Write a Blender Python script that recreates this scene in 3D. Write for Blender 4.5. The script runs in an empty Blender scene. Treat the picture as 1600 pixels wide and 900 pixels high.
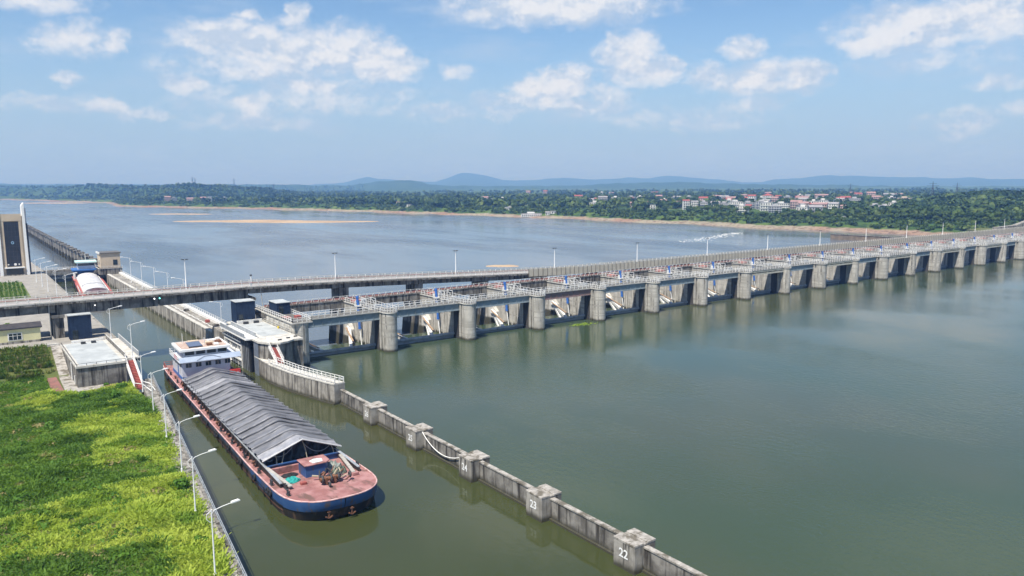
import bpy, math, random
import numpy as np
from mathutils import Vector, Matrix
random.seed(7); rng = np.random.default_rng(7)
C = bpy.context.scene
COL = C.collection
R = math.radians
# ------------------------------------------------------------------ camera, light, exposure
cam = bpy.data.cameras.new('camera'); cam_o = bpy.data.objects.new('camera', cam); COL.objects.link(cam_o)
cam.sensor_width = 36; cam.lens = 36 * 1190 / 1600
cam.clip_start = .5; cam.clip_end = 60000
CAMZ = 42.0; YAW = R(36.05); PITCH = R(7.66); ROLL = R(0.3)
cam_o.location = (0, 0, CAMZ)
cam_o.rotation_euler = (Matrix.Rotation(-YAW, 3, 'Z') @ Matrix.Rotation(R(90) - PITCH, 3, 'X') @ Matrix.Rotation(-ROLL, 3, 'Z')).to_euler()
C.camera = cam_o
C.view_settings.view_transform = 'Standard'; C.view_settings.look = 'None'
C.view_settings.exposure = 0.55; C.view_settings.gamma = 1; C.view_settings.use_curve_mapping = False
C.cycles.max_bounces = 6; C.cycles.diffuse_bounces = 2; C.cycles.glossy_bounces = 3
C.cycles.transmission_bounces = 2; C.cycles.volume_bounces = 0; C.cycles.transparent_max_bounces = 8
C.cycles.use_denoising = True
SUN_EL = R(61); SUN_DIR = Vector((-math.cos(SUN_EL) * .90, -math.cos(SUN_EL) * .43, math.sin(SUN_EL))).normalized()
sun = bpy.data.lights.new('sun', 'SUN'); sun.energy = 5.0; sun.angle = R(.53); sun.color = (1, .955, .88)
sun_o = bpy.data.objects.new('sun', sun); COL.objects.link(sun_o)
sun_o.rotation_euler = SUN_DIR.to_track_quat('Z', 'Y').to_euler(); sun_o.location = (-200, 0, 400)

W = bpy.data.worlds.new('World'); C.world = W; W.use_nodes = True
def build_sky():
    nt = W.node_tree; N = nt.nodes; L = nt.links; N.clear()
    def nd(t, **k):
        n = N.new(t)
        for a, v in k.items(): setattr(n, a, v)
        return n
    def math_(op, a, b=None, c=None, clamp=False):
        n = nd('ShaderNodeMath', operation=op); n.use_clamp = clamp
        for i, v in enumerate((a, b, c)):
            if v is None: continue
            if isinstance(v, (int, float)): n.inputs[i].default_value = v
            else: L.new(v, n.inputs[i])
        return n.outputs[0]
    def vm(op, a, b=None, c=None):
        n = nd('ShaderNodeVectorMath', operation=op)
        for i, v in enumerate((a, b, c)):
            if v is None: continue
            if isinstance(v, tuple): n.inputs[i].default_value = v
            else: L.new(v, n.inputs[i])
        return n.outputs[1] if op == 'DOT_PRODUCT' else n.outputs[0]
    out = nd('ShaderNodeOutputWorld'); bg = nd('ShaderNodeBackground'); L.new(bg.outputs[0], out.inputs[0])
    sky = nd('ShaderNodeTexSky', sky_type='NISHITA'); sky.sun_disc = False
    sky.sun_elevation = SUN_EL; sky.sun_rotation = math.atan2(SUN_DIR.x, SUN_DIR.y)
    sky.altitude = 50; sky.air_density = 1.0; sky.dust_density = 0.3; sky.ozone_density = 3.0
    tc = nd('ShaderNodeTexCoord')
    sep = nd('ShaderNodeSeparateXYZ'); L.new(tc.outputs['Generated'], sep.inputs[0])
    az = math_('ARCTAN2', sep.outputs[0], sep.outputs[1]); el = math_('ARCSINE', sep.outputs[2])
    cmb = nd('ShaderNodeCombineXYZ'); L.new(az, cmb.inputs[0]); L.new(el, cmb.inputs[1])
    p0 = cmb.outputs[0]
    def noise(vec, scale, det, rough=.55, stretch=None):
        n = nd('ShaderNodeTexNoise'); n.inputs['Scale'].default_value = scale; n.inputs['Detail'].default_value = det; n.inputs['Roughness'].default_value = rough
        L.new(vm('MULTIPLY', vec, stretch) if stretch else vec, n.inputs['Vector']); return n
    wn = noise(p0, 26, 4, .6, (1, 1.35, 1))
    wv = vm('SUBTRACT', wn.outputs['Color'], (.5, .5, .5))
    p = vm('MULTIPLY_ADD', wv, (.05, .026, 0), p0)
    CL = [(0.2661, 0.1731, 0.0396, 0.0178, 0.9), (0.3165, 0.1715, 0.0561, 0.0231, 1), (0.3683, 0.162, 0.0656, 0.0265, 1), (0.4338, 0.1618, 0.0474, 0.0314, 1), (0.4729, 0.1513, 0.0384, 0.0198, 0.9), (0.3523, 0.142, 0.1324, 0.0164, 0.55), (0.3685, 0.2044, 0.0114, 0.0144, 1), (0.3056, 0.2024, 0.0124, 0.0057, 0.8), (0.3581, 0.1887, 0.0227, 0.0145, 0.7), (0.3628, 0.122, 0.0478, 0.0136, 0.75), (0.304, 0.0977, 0.0268, 0.015, 0.75), (0.3661, 0.1092, 0.1018, 0.0168, 0.4), (0.4362, 0.116, 0.0719, 0.0124, 0.35), (0.1229, 0.1615, 0.0367, 0.0187, 0.7), (0.1672, 0.1623, 0.0131, 0.0103, 0.8), (0.1138, 0.1217, 0.0175, 0.0075, 0.6), (0.235, 0.1197, 0.0254, 0.0145, 0.7), (0.1495, 0.0923, 0.0169, 0.0071, 0.7), (0.1622, 0.0879, 0.0145, 0.0057, 0.6), (0.0924, 0.1979, 0.049, 0.0109, 0.7), (0.1817, 0.0829, 0.0305, 0.0072, 0.45), (0.1025, 0.0937, 0.0504, 0.0096, 0.35), (0.2479, 0.0997, 0.0431, 0.0118, 0.3), (0.6875, 0.2198, 0.1194, 0.022, 1), (0.7802, 0.1636, 0.038, 0.0211, 1), (0.7681, 0.1716, 0.0238, 0.0151, 0.9), (0.7964, 0.1433, 0.0457, 0.0183, 0.9), (0.8358, 0.1459, 0.0133, 0.0098, 0.8), (0.6959, 0.1299, 0.0341, 0.0194, 1), (0.6755, 0.1208, 0.0408, 0.0172, 0.9), (0.6592, 0.1052, 0.0735, 0.0119, 0.6), (0.7368, 0.0979, 0.0484, 0.0126, 0.5), (0.7529, 0.1118, 0.0322, 0.0141, 0.5), (0.9194, 0.1617, 0.0237, 0.0117, 0.85), (0.8787, 0.1314, 0.032, 0.0144, 0.75), (0.9355, 0.1275, 0.0619, 0.0179, 0.8), (0.9901, 0.1278, 0.0255, 0.0175, 0.85), (1.1091, 0.1753, 0.0793, 0.0241, 0.9), (1.0631, 0.1601, 0.0342, 0.0153, 0.85), (1.1729, 0.1805, 0.0572, 0.0271, 0.9), (1.1924, 0.1092, 0.0315, 0.0073, 0.4), (1.1532, 0.068, 0.0333, 0.0153, 0.4), (1.1176, 0.1393, 0.0732, 0.0137, 0.35), (0.5613, 0.1446, 0.0228, 0.0093, 0.45), (0.6058, 0.0991, 0.0288, 0.0158, 0.45), (0.9329, 0.0953, 0.037, 0.0091, 0.35), (0.7934, 0.0874, 0.0476, 0.0094, 0.3), (0.532, 0.0935, 0.0655, 0.0111, 0.3), (0.8725, 0.0778, 0.076, 0.0109, 0.25), (0.312, 0.079, 0.0683, 0.0091, 0.25), (1.2061, 0.0789, 0.0171, 0.0094, 0.45)]
    # clouds that stand outside the frame carry on the same sky
    CL = CL + [(-.12,.15,.09,.025,.9),(-.3,.22,.12,.04,.9),(-.6,.16,.1,.03,.9),(-.95,.24,.15,.05,1),(-1.4,.17,.12,.03,.9),(-1.9,.22,.16,.045,.9),(-2.5,.16,.14,.03,.8),(1.42,.2,.1,.035,.9),(1.75,.15,.12,.03,.9),(2.2,.24,.15,.05,.9),(2.75,.18,.13,.035,.9),
        (.2,.36,.16,.06,.8),(.65,.42,.14,.05,.8),(1.2,.45,.16,.06,.8),(-.4,.5,.2,.07,.8),(-1.2,.55,.2,.08,.8),(1.9,.55,.2,.08,.8),(2.8,.5,.2,.07,.8),(-2.2,.6,.22,.08,.8)]
    CL = [(a, e, ra * 1.12, re * 1.15, min(1.0, w + (.12 if w < .6 else .03))) for a, e, ra, re, w in CL]
    F = None
    for (a, e, ra, re, w) in CL:
        q = vm('MULTIPLY_ADD', p, (1 / ra / 1.25, 1 / re / 1.25, 0), (-a / ra / 1.25, -e / re / 1.25, 0))
        d = vm('DOT_PRODUCT', q, q)
        f = math_('MULTIPLY_ADD', d, -w, w)
        F = f if F is None else math_('SMOOTH_MAX', F, f, .12)
    fb = noise(p0, 36, 9, .64, (1, 1.3, 1)); fb2 = noise(vm('ADD', p0, (-.005, .008, 0)), 36, 9, .64, (1, 1.3, 1))
    big = noise(p0, 16, 4, .55, (1, 1.8, 1)); big2 = noise(vm('ADD', p0, (-.012, .016, 0)), 16, 4, .55, (1, 1.8, 1))
    dens = math_('ADD', math_('MULTIPLY_ADD', fb.outputs[0], 1.25, -.60), F)
    mr = nd('ShaderNodeMapRange', interpolation_type='SMOOTHSTEP'); L.new(dens, mr.inputs[0])
    mr.inputs[1].default_value = .0; mr.inputs[2].default_value = .98; mr.inputs[3].default_value = 0; mr.inputs[4].default_value = .96
    # thin veil of high haze patches
    veil = noise(p0, 6, 5, .6, (1, 3.2, 1))
    vr = nd('ShaderNodeMapRange', interpolation_type='SMOOTHSTEP'); L.new(veil.outputs[0], vr.inputs[0]); vr.inputs[1].default_value = .45; vr.inputs[2].default_value = .75; vr.inputs[4].default_value = .5
    lit = math_('ADD', math_('MULTIPLY', math_('SUBTRACT', fb.outputs[0], fb2.outputs[0]), 3.4), math_('MULTIPLY', math_('SUBTRACT', big.outputs[0], big2.outputs[0]), 4.6))
    lit = math_('ADD', lit, .60, clamp=True)
    cc = nd('ShaderNodeMix', data_type='RGBA'); L.new(lit, cc.inputs[0])
    cc.inputs[6].default_value = (4.7, 5.6, 6.9, 1); cc.inputs[7].default_value = (7.1, 7.3, 7.7, 1)
    skyc = vm('MULTIPLY', sky.outputs[0], SKY_TINT)
    hr = nd('ShaderNodeMapRange', interpolation_type='SMOOTHSTEP'); L.new(el, hr.inputs[0]); hr.inputs[1].default_value = .02; hr.inputs[2].default_value = .24; hr.inputs[3].default_value = .9; hr.inputs[4].default_value = .0
    mh = nd('ShaderNodeMix', data_type='RGBA'); L.new(hr.outputs[0], mh.inputs[0]); L.new(skyc, mh.inputs[6]); mh.inputs[7].default_value = (3.3, 4.6, 6.3, 1); skyc = mh.outputs[2]   # low summer haze, the same all round
    m0 = nd('ShaderNodeMix', data_type='RGBA'); L.new(vr.outputs[0], m0.inputs[0]); L.new(skyc, m0.inputs[6]); m0.inputs[7].default_value = (4.3, 5.4, 6.9, 1)
    m1 = nd('ShaderNodeMix', data_type='RGBA'); L.new(mr.outputs[0], m1.inputs[0]); L.new(m0.outputs[2], m1.inputs[6]); L.new(cc.outputs[2], m1.inputs[7])
    L.new(m1.outputs[2], bg.inputs[0]); bg.inputs[1].default_value = 0.082
SKY_TINT = (.95, 1.08, 1.17)
build_sky()

# ------------------------------------------------------------------ materials
MATS = {}
def mat(name, c1, c2=None, scale=(1, 1, 1), ns=1.0, rough=.8, bump=0, bscale=4, detail=4, c3=None, s3=(1, 1, .06), n3=.6, k3=(.5, .7), spec=.3, metal=0, tide=None, lohi=(.35, .65), trans=0, c4=None):
    """noise mix of c1 and c2 in world metres, optional streaks c3 (stretched by s3), optional tide mark (colour, z0, z1)"""
    if name in MATS: return MATS[name]
    m = bpy.data.materials.new(name); m.use_nodes = True; nt = m.node_tree; N = nt.nodes; L = nt.links
    b = N['Principled BSDF']; b.inputs['Roughness'].default_value = rough; b.inputs['Specular IOR Level'].default_value = spec; b.inputs['Metallic'].default_value = metal
    geo = N.new('ShaderNodeNewGeometry')
    def nz(sc, scale, det):
        mp = N.new('ShaderNodeVectorMath'); mp.operation = 'MULTIPLY'; mp.inputs[1].default_value = sc; L.new(geo.outputs['Position'], mp.inputs[0])
        n = N.new('ShaderNodeTexNoise'); n.inputs['Scale'].default_value = scale; n.inputs['Detail'].default_value = det; n.inputs['Roughness'].default_value = .6
        L.new(mp.outputs[0], n.inputs['Vector']); return n.outputs[0]
    def ramp(v, a, bb):
        r = N.new('ShaderNodeMapRange'); r.interpolation_type = 'SMOOTHSTEP'; r.inputs[1].default_value = a; r.inputs[2].default_value = bb; L.new(v, r.inputs[0]); return r.outputs[0]
    def mix(f, a, bb):
        x = N.new('ShaderNodeMix'); x.data_type = 'RGBA'; L.new(f, x.inputs[0])
        for i, v in ((6, a), (7, bb)):
            if isinstance(v, tuple): x.inputs[i].default_value = (*v, 1)
            else: L.new(v, x.inputs[i])
        return x.outputs[2]
    col = c1
    if c2 is not None: col = mix(ramp(nz(scale, ns, detail), *lohi), c1, c2)
    if c3 is not None: col = mix(ramp(nz(s3, n3, 5), *k3), col, c3)
    if c4 is not None: col = mix(ramp(nz((.03, .03, 1), 1.5, 3), .5, .62), col, c4)
    if tide is not None:
        sp = N.new('ShaderNodeSeparateXYZ'); L.new(geo.outputs['Position'], sp.inputs[0])
        ad = N.new('ShaderNodeMath'); ad.operation = 'MULTIPLY_ADD'; L.new(nz((1, 1, .3), .8, 3), ad.inputs[0]); ad.inputs[1].default_value = -.9; L.new(sp.outputs[2], ad.inputs[2])
        col = mix(ramp(ad.outputs[0], tide[2] - .5, tide[1] - .5), col, tide[0])
    if isinstance(col, tuple): b.inputs['Base Color'].default_value = (*col, 1)
    else: L.new(col, b.inputs['Base Color'])
    if bump:
        bp = N.new('ShaderNodeBump'); bp.inputs['Strength'].default_value = 1; bp.inputs['Distance'].default_value = bump
        L.new(nz((1, 1, 1), bscale, 5), bp.inputs['Height']); L.new(bp.outputs[0], b.inputs['Normal'])
    if trans:
        out = N['Material Output']; t = N.new('ShaderNodeBsdfTranslucent'); ms = N.new('ShaderNodeMixShader'); ms.inputs[0].default_value = trans
        if isinstance(col, tuple): t.inputs[0].default_value = (*col, 1)
        else: L.new(col, t.inputs[0])
        L.new(b.outputs[0], ms.inputs[1]); L.new(t.outputs[0], ms.inputs[2]); L.new(ms.outputs[0], out.inputs[0])
    MATS[name] = m; return m
def emit(name, c, s):
    m = bpy.data.materials.new(name); m.use_nodes = True; b = m.node_tree.nodes['Principled BSDF']
    b.inputs['Base Color'].default_value = (*c, 1); b.inputs['Emission Color'].default_value = (*c, 1); b.inputs['Emission Strength'].default_value = s; return m

TIDE = ((.055, .052, .035), .25, 1.1)
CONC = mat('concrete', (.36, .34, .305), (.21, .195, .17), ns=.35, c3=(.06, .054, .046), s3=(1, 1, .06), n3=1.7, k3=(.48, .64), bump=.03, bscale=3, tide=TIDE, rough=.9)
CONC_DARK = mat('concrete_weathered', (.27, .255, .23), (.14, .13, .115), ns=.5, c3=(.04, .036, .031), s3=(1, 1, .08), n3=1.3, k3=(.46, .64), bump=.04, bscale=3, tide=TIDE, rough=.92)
CONC_LIGHT = mat('concrete_light', (.55, .53, .48), (.42, .40, .36), ns=.6, c3=(.22, .2, .17), s3=(1, 1, .1), n3=.9, k3=(.55, .75), bump=.02, rough=.88)
CONC_TOP = mat('concrete_coping', (.40, .375, .34), (.25, .23, .205), ns=1.4, c3=(.13, .115, .09), s3=(1, 1, 1), n3=.6, k3=(.48, .62), bump=.03, rough=.9)
PIERC = mat('pier_concrete', (.46, .44, .395), (.33, .315, .28), scale=(1, 1, .6), ns=.5, c3=(.12, .11, .095), s3=(1, 1, .09), n3=1.2, k3=(.50, .68), c4=(.30, .285, .25), bump=.02, bscale=3, tide=TIDE, rough=.9)
ROOF_GREY = mat('screed', (.42, .44, .44), (.33, .35, .355), ns=.3, c3=(.2, .205, .2), s3=(1, 1, 1), n3=.35, k3=(.58, .72), rough=.85)
WHITE = mat('white_paint', (.78, .77, .74), (.62, .61, .58), ns=1.5, c3=(.42, .36, .3), s3=(1, 1, .3), n3=1.4, k3=(.62, .8), rough=.55)
WHITE_CLEAN = mat('white_enamel', (.8, .8, .79), rough=.45)
RED = mat('red_oxide', (.36, .10, .085), (.26, .075, .06), ns=1.2, rough=.7)
RED_RAIL = mat('red_rail_paint', (.40, .14, .12), (.3, .13, .11), ns=.6, rough=.7)
GIRDER = mat('girder_grey', (.235, .285, .315), (.19, .235, .26), ns=.5, c3=(.16, .14, .12), s3=(1, 1, .1), n3=1.2, k3=(.6, .8), rough=.6)
GIRDER_RED = mat('girder_brown', (.25, .17, .16), (.2, .15, .145), ns=.7, rough=.7)
BEIGE = mat('beam_beige', (.52, .50, .42), (.42, .4, .33), ns=.8, rough=.8)
STEEL = mat('gate_steel', (.32, .345, .37), (.24, .26, .28), ns=.6, c3=(.1, .09, .08), s3=(1, 1, .2), n3=1, k3=(.55, .8), rough=.55)
DARKSTEEL = mat('dark_steel', (.05, .052, .055), (.035, .035, .037), ns=2, rough=.6)
NAVY = mat('navy_sheet', (.018, .036, .075), (.012, .025, .055), ns=1.5, rough=.5)
BLUE = mat('hoist_blue', (.05, .15, .46), (.04, .12, .36), ns=2, rough=.45)
DECKGREY = mat('deck_grey', (.15, .145, .135), (.10, .097, .09), ns=.8, rough=.9)
ASPH = mat('worn_road', (.36, .335, .32), (.30, .28, .27), ns=.3, rough=.9)
TAN = mat('rusty_tan', (.36, .25, .16), (.25, .17, .11), ns=1, rough=.8)
FENCE = mat('fence_panel', (.50, .46, .375), (.41, .385, .32), ns=.5, rough=.8)
FENCEPOST = mat('fence_post', (.15, .13, .105), rough=.7)
GLASS = mat('dark_glass', (.02, .03, .035), rough=.08, spec=.6)
CREAM = mat('cream_wall', (.56, .46, .34), (.49, .4, .3), ns=.4, rough=.8)
YELLOW = mat('pale_yellow_wall', (.66, .62, .36), (.58, .545, .32), ns=.5, c3=(.46, .42, .25), s3=(1, 1, .2), n3=.8, k3=(.6, .8), rough=.8)

# ------------------------------------------------------------------ mesh helpers
SPLIT = {'trunnion_bracket', 'pump_cabinet', 'deck_hatch', 'flank_rib', 'wall_panel', 'drain_pipe', 'roof_vent', 'mooring_cleat', 'spacer_block', 'end_cap', 'hoist_seat', 'fender_rib', 'stair_end_rail', 'piston_rod', 'beam', 'cross_arm'}
FINE = {'railing', 'railing_truss', 'stiffener', 'roof_kerb_rail', 'deck_railing', 'stern_railing', 'stair_rail', 'form_rib', 'wall_rib', 'top_rail', 'far_rail', 'rail', 'red_rail', 'hoist_frame', 'stair_treads', 'seal_rib', 'skin_rib'}
class MB:
    def __init__(s): s.v = []; s.f = []
    def add(s, vs, fs):
        o = len(s.v); s.v += [tuple(v) for v in vs]; s.f += [tuple(i + o for i in f) for f in fs]; return s
    def box(s, x0, x1, y0, y1, z0, z1, bev=0):
        return s.add([(x0, y0, z0), (x1, y0, z0), (x1, y1, z0), (x0, y1, z0), (x0, y0, z1), (x1, y0, z1), (x1, y1, z1), (x0, y1, z1)],
                     [(3, 2, 1, 0), (4, 5, 6, 7), (0, 1, 5, 4), (1, 2, 6, 5), (2, 3, 7, 6), (3, 0, 4, 7)])
    def bar(s, p, q, w, h=None):
        h = h or w; p = Vector(p); q = Vector(q); d = (q - p).normalized()
        up = Vector((0, 0, 1)) if abs(d.z) < .95 else Vector((0, 1, 0))
        a = d.cross(up).normalized() * w / 2; b = a.cross(d).normalized() * h / 2
        vs = [p - a - b, p + a - b, p + a + b, p - a + b, q - a - b, q + a - b, q + a + b, q - a + b]
        return s.add(vs, [(0, 1, 2, 3), (7, 6, 5, 4), (4, 5, 1, 0), (5, 6, 2, 1), (6, 7, 3, 2), (7, 4, 0, 3)])
    def tube(s, pts, r, n=8, cap=True):
        pts = [Vector(p) for p in pts]; k = len(pts); rs = r if isinstance(r, (list, tuple)) else [r] * k
        o = len(s.v); ref = None
        for i, p in enumerate(pts):
            d = (pts[min(i + 1, k - 1)] - pts[max(i - 1, 0)]).normalized()
            if ref is None: ref = Vector((0, 0, 1)) if abs(d.z) < .9 else Vector((1, 0, 0))
            a = (ref - d * ref.dot(d)).normalized(); ref = a; b = d.cross(a)
            for j in range(n):
                t = 2 * math.pi * j / n; s.v.append(tuple(p + (a * math.cos(t) + b * math.sin(t)) * rs[i]))
        for i in range(k - 1):
            for j in range(n):
                j2 = (j + 1) % n; s.f.append((o + i * n + j, o + i * n + j2, o + (i + 1) * n + j2, o + (i + 1) * n + j))
        if cap: s.f.append(tuple(o + j for j in reversed(range(n)))); s.f.append(tuple(o + (k - 1) * n + j for j in range(n)))
        return s
    def prism(s, poly, z0, z1):          # poly counter-clockwise in xy
        n = len(poly); o = len(s.v)
        s.v += [(x, y, z0) for x, y in poly] + [(x, y, z1) for x, y in poly]
        s.f.append(tuple(o + i for i in reversed(range(n)))); s.f.append(tuple(o + n + i for i in range(n)))
        for i in range(n): j = (i + 1) % n; s.f.append((o + i, o + j, o + n + j, o + n + i))
        return s
    def extr(s, poly, axis, a0, a1):     # poly in the other two axes, extruded along axis 'x' or 'y'
        n = len(poly); o = len(s.v)
        for a in (a0, a1):
            for (u, w) in poly: s.v.append((a, u, w) if axis == 'x' else (u, a, w))
        s.f.append(tuple(o + i for i in range(n))); s.f.append(tuple(o + n + i for i in reversed(range(n))))
        for i in range(n): j = (i + 1) % n; s.f.append((o + j, o + i, o + n + i, o + n + j))
        return s
    def mesh(s, name, m, smooth=False):
        me = bpy.data.meshes.new(name); me.from_pydata(s.v, [], s.f); me.materials.append(m)
        if smooth: me.polygons.foreach_set('use_smooth', [True] * len(me.polygons))
        me.update(); return me
    def islands(s):
        par = list(range(len(s.v)))
        def fd(i):
            while par[i] != i: par[i] = par[par[i]]; i = par[i]
            return i
        for f in s.f:
            for i in f[1:]: par[fd(i)] = fd(f[0])
        g = {}
        for f in s.f: g.setdefault(fd(f[0]), []).append(f)
        out = []
        for fs in g.values():
            k = MB(); mp = {}
            for f in fs:
                for i in f:
                    if i not in mp: mp[i] = len(k.v); k.v.append(s.v[i])
                k.f.append(tuple(mp[i] for i in f))
            out.append(k)
        return out
    def build(s, name, m, parent=None, loc=None, rz=0, bevel=0, smooth=False, label=None, kind=None):
        if name in SPLIT and parent is not None:
            for k in s.islands(): o = link(name, k.mesh(name, m, smooth), parent, loc, rz, bevel, label, kind)
            return o
        if name in FINE and kind is None: kind = 'stuff'
        return link(name, s.mesh(name, m, smooth), parent, loc, rz, bevel, label, kind)
def link(name, me, parent=None, loc=None, rz=0, bevel=0, label=None, kind=None):
    o = bpy.data.objects.new(name, me); COL.objects.link(o)
    if parent is not None: o.parent = parent
    if loc is not None: o.location = loc
    if rz: o.rotation_euler = (0, 0, rz)
    if bevel:
        bm = o.modifiers.new('bevel', 'BEVEL'); bm.width = bevel; bm.segments = 2; bm.limit_method = 'ANGLE'
    if label: o['label'] = label
    if kind: o['kind'] = kind
    return o
def thing(name, label, cat, loc=(0, 0, 0), rz=0, group=None):
    o = bpy.data.objects.new(name, None); COL.objects.link(o); o.location = loc; o.rotation_euler = (0, 0, rz); o.empty_display_size = .5
    return tag(o, label, cat, group)
def tag(o, label, cat, group=None, kind=None):
    o['label'] = label; o['category'] = cat
    if group: o['group'] = group
    if kind: o['kind'] = kind
    return o
def structure(o, label=None):
    o['kind'] = 'structure'
    if label: o['label'] = label
    return o
KIDS = {}
def index_kids():
    KIDS.clear()
    for o in COL.objects:
        if o.parent is not None: KIDS.setdefault(o.parent.name, []).append(o)
def dup(root, loc, rz=None, label=None, scale=None):
    def cp(o, par):
        c = o.copy(); COL.objects.link(c)
        if par is not None: c.parent = par
        for k in KIDS.get(o.name, []): cp(k, c)
        return c
    r = cp(root, None); r.location = loc
    if rz is not None: r.rotation_euler = (0, 0, rz)
    if label: r['label'] = label
    if scale: r.scale = scale
    return r
ORD = ['first','second','third','fourth','fifth','sixth','seventh','eighth','ninth','tenth','eleventh','twelfth','thirteenth','fourteenth','fifteenth','sixteenth','seventeenth','eighteenth','nineteenth','twentieth','twenty-first','twenty-second']
ORD += [t + '-' + u for t in ('twenty', 'thirty', 'forty', 'fifty') for u in ('first','second','third','fourth','fifth','sixth','seventh','eighth','ninth')][2:]
def railing_bars(length, h=1.1, step=1.6, post=.09, rail=.07, rails=(1.0, .55)):
    """posts and rails along +x from the origin, as (posts, rails)"""
    p = MB(); r = MB(); n = max(1, round(length / step))
    for i in range(n + 1):
        x = length * i / n; p.box(x - post / 2, x + post / 2, -post / 2, post / 2, 0, h)
    for f in rails: r.box(0, length, -rail / 2, rail / 2, h * f - rail, h * f)
    return p, r
def railing(parent, a, b, m, h=1.1, step=1.6, post=.1, rail=.09, name='railing', rails=(1.0, .55)):
    """a railing as one part (posts too thin to pick out) from a to b, in the parent's space"""
    a = Vector(a); b = Vector(b); d = b - a; Lh = math.hypot(d.x, d.y); n = max(1, round(Lh / step)); k = MB()
    for i in range(n + 1):
        q = a + d * (i / n); k.box(q.x - post / 2, q.x + post / 2, q.y - post / 2, q.y + post / 2, q.z, q.z + h)
    up = Vector((0, 0, 1))
    for f in rails: k.bar(a + up * (h * f - rail / 2), b + up * (h * f - rail / 2), rail)
    return k.build(name, m, parent, kind='stuff')
# ------------------------------------------------------------------ setting: water, terrain, hills, haze
ZD = -3.0                                   # level of the river below the dam
SHORE = [(-900, 6200), (-544, 4799), (150, 3659), (248, 3239), (305, 2920), (352, 2463), (321, 2058), (420, 1766), (514, 1541), (571, 1322), (621, 1022), (651, 893), (664, 768), (670, 712), (664, 650),
         (680, 595), (674, 526), (673, 478), (682, 440), (686, 408), (680, 338), (668, 262), (648, 190), (655, 90), (720, -120), (980, -500), (1500, -1200)]
LANDPOLY = SHORE + [(22000, -6000), (22000, 22000), (-22000, 22000), (-9000, 9000)]
RA = [(-0.064, 122.7), (0.042, 103.3), (0.235, 85.5), (0.369, 68.2), (0.417, 105.6), (0.433, 165.3), (0.445, 195.2), (0.465, 153.8), (0.498, 121.6), (0.53, 109.5), (0.547, 170.1), (0.564, 246.1), (0.58, 240.1), (0.597, 208.3), (0.617, 135.0), (0.655, 122.3), (0.672, 146.9), (0.696, 160.5), (0.734, 127.0), (0.762, 145.3), (0.783, 158.9), (0.803, 142.0), (0.831, 190.0), (0.855, 157.6), (0.874, 135.8), (0.898, 113.8), (0.921, 72.3), (0.944, 80.3), (0.962, 117.8), (0.988, 134.6), (1.017, 169.7), (1.045, 156.7), (1.079, 143.3), (1.119, 129.3), (1.138, 109.0), (1.169, 123.1), (1.185, 95.0), (1.217, 100.0), (1.324, 63.5)]
RB = [(-0.064, 79.9), (0.042, 64.9), (0.308, 62.6), (0.346, 61.5), (0.385, 49.9), (0.425, 48.6), (0.453, 79.3), (0.481, 94.4), (0.502, 88.6), (0.522, 56.0), (0.547, 44.5), (0.597, 37.5), (0.713, 38.9), (0.762, 58.5), (0.795, 62.6), (0.843, 63.4), (0.898, 48.3), (0.951, 41.3), (1.024, 33.7), (1.093, 21.9), (1.218, 18.6), (1.324, 20.2)]
RC = [(-0.089, 52.2), (0.008, 53.0), (0.042, 52.6), (0.078, 55.3), (0.102, 49.7), (0.128, 62.4), (0.153, 57.8), (0.18, 50.9), (0.207, 55.0), (0.235, 57.0), (0.264, 54.4), (0.293, 47.0), (0.308, 46.8), (0.338, 32.1), (0.385, 21.6), (0.432, 10.9), (1.325, 5.3)]
RD = [(-0.067, 9), (1.045, 3.), (1.081, 10.8), (1.108, 18), (1.133, 24.5), (1.158, 29.0), (1.183, 31.6), (1.195, 32.5), (1.218, 31), (1.274, 31.5), (1.325, 26.7)]
def vnoise(x, y, seed=0):
    """smooth value noise, vectorised"""
    xi = np.floor(x).astype(np.int64); yi = np.floor(y).astype(np.int64); fx = x - xi; fy = y - yi
    fx = fx * fx * (3 - 2 * fx); fy = fy * fy * (3 - 2 * fy)
    def h(a, b):
        n = (a * 374761393 + b * 668265263 + seed * 974711) & 0x7fffffff; n = ((n ^ (n >> 13)) * 1274126177) & 0x7fffffff
        return ((n ^ (n >> 16)) & 0xffff) / 65535.0
    return (h(xi, yi) * (1 - fx) + h(xi + 1, yi) * fx) * (1 - fy) + (h(xi, yi + 1) * (1 - fx) + h(xi + 1, yi + 1) * fx) * fy
def fbm(x, y, seed=0, oct=4):
    s = 0; a = .5; t = 0
    for i in range(oct): s = s + a * vnoise(x, y, seed + i * 17); t += a; a *= .5; x = x * 2.03; y = y * 2.03
    return s / t
def land_dist(X, Y):
    """distance inland from the shore line, negative over the river"""
    P = np.array(LANDPOLY, float); n = len(P); inside = np.zeros(X.shape, bool); dist = np.full(X.shape, 1e9)
    for i in range(n):
        x1, y1 = P[i]; x2, y2 = P[(i + 1) % n]
        c = (y1 > Y) != (y2 > Y)
        with np.errstate(divide='ignore', invalid='ignore'):
            xx = (x2 - x1) * (Y - y1) / (y2 - y1) + x1
        inside ^= c & (X < xx)
        if i < len(SHORE) - 1:
            dx, dy = x2 - x1, y2 - y1; t = np.clip(((X - x1) * dx + (Y - y1) * dy) / (dx * dx + dy * dy), 0, 1)
            dist = np.minimum(dist, np.hypot(X - x1 - t * dx, Y - y1 - t * dy))
    return np.where(inside, dist, -dist)
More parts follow.
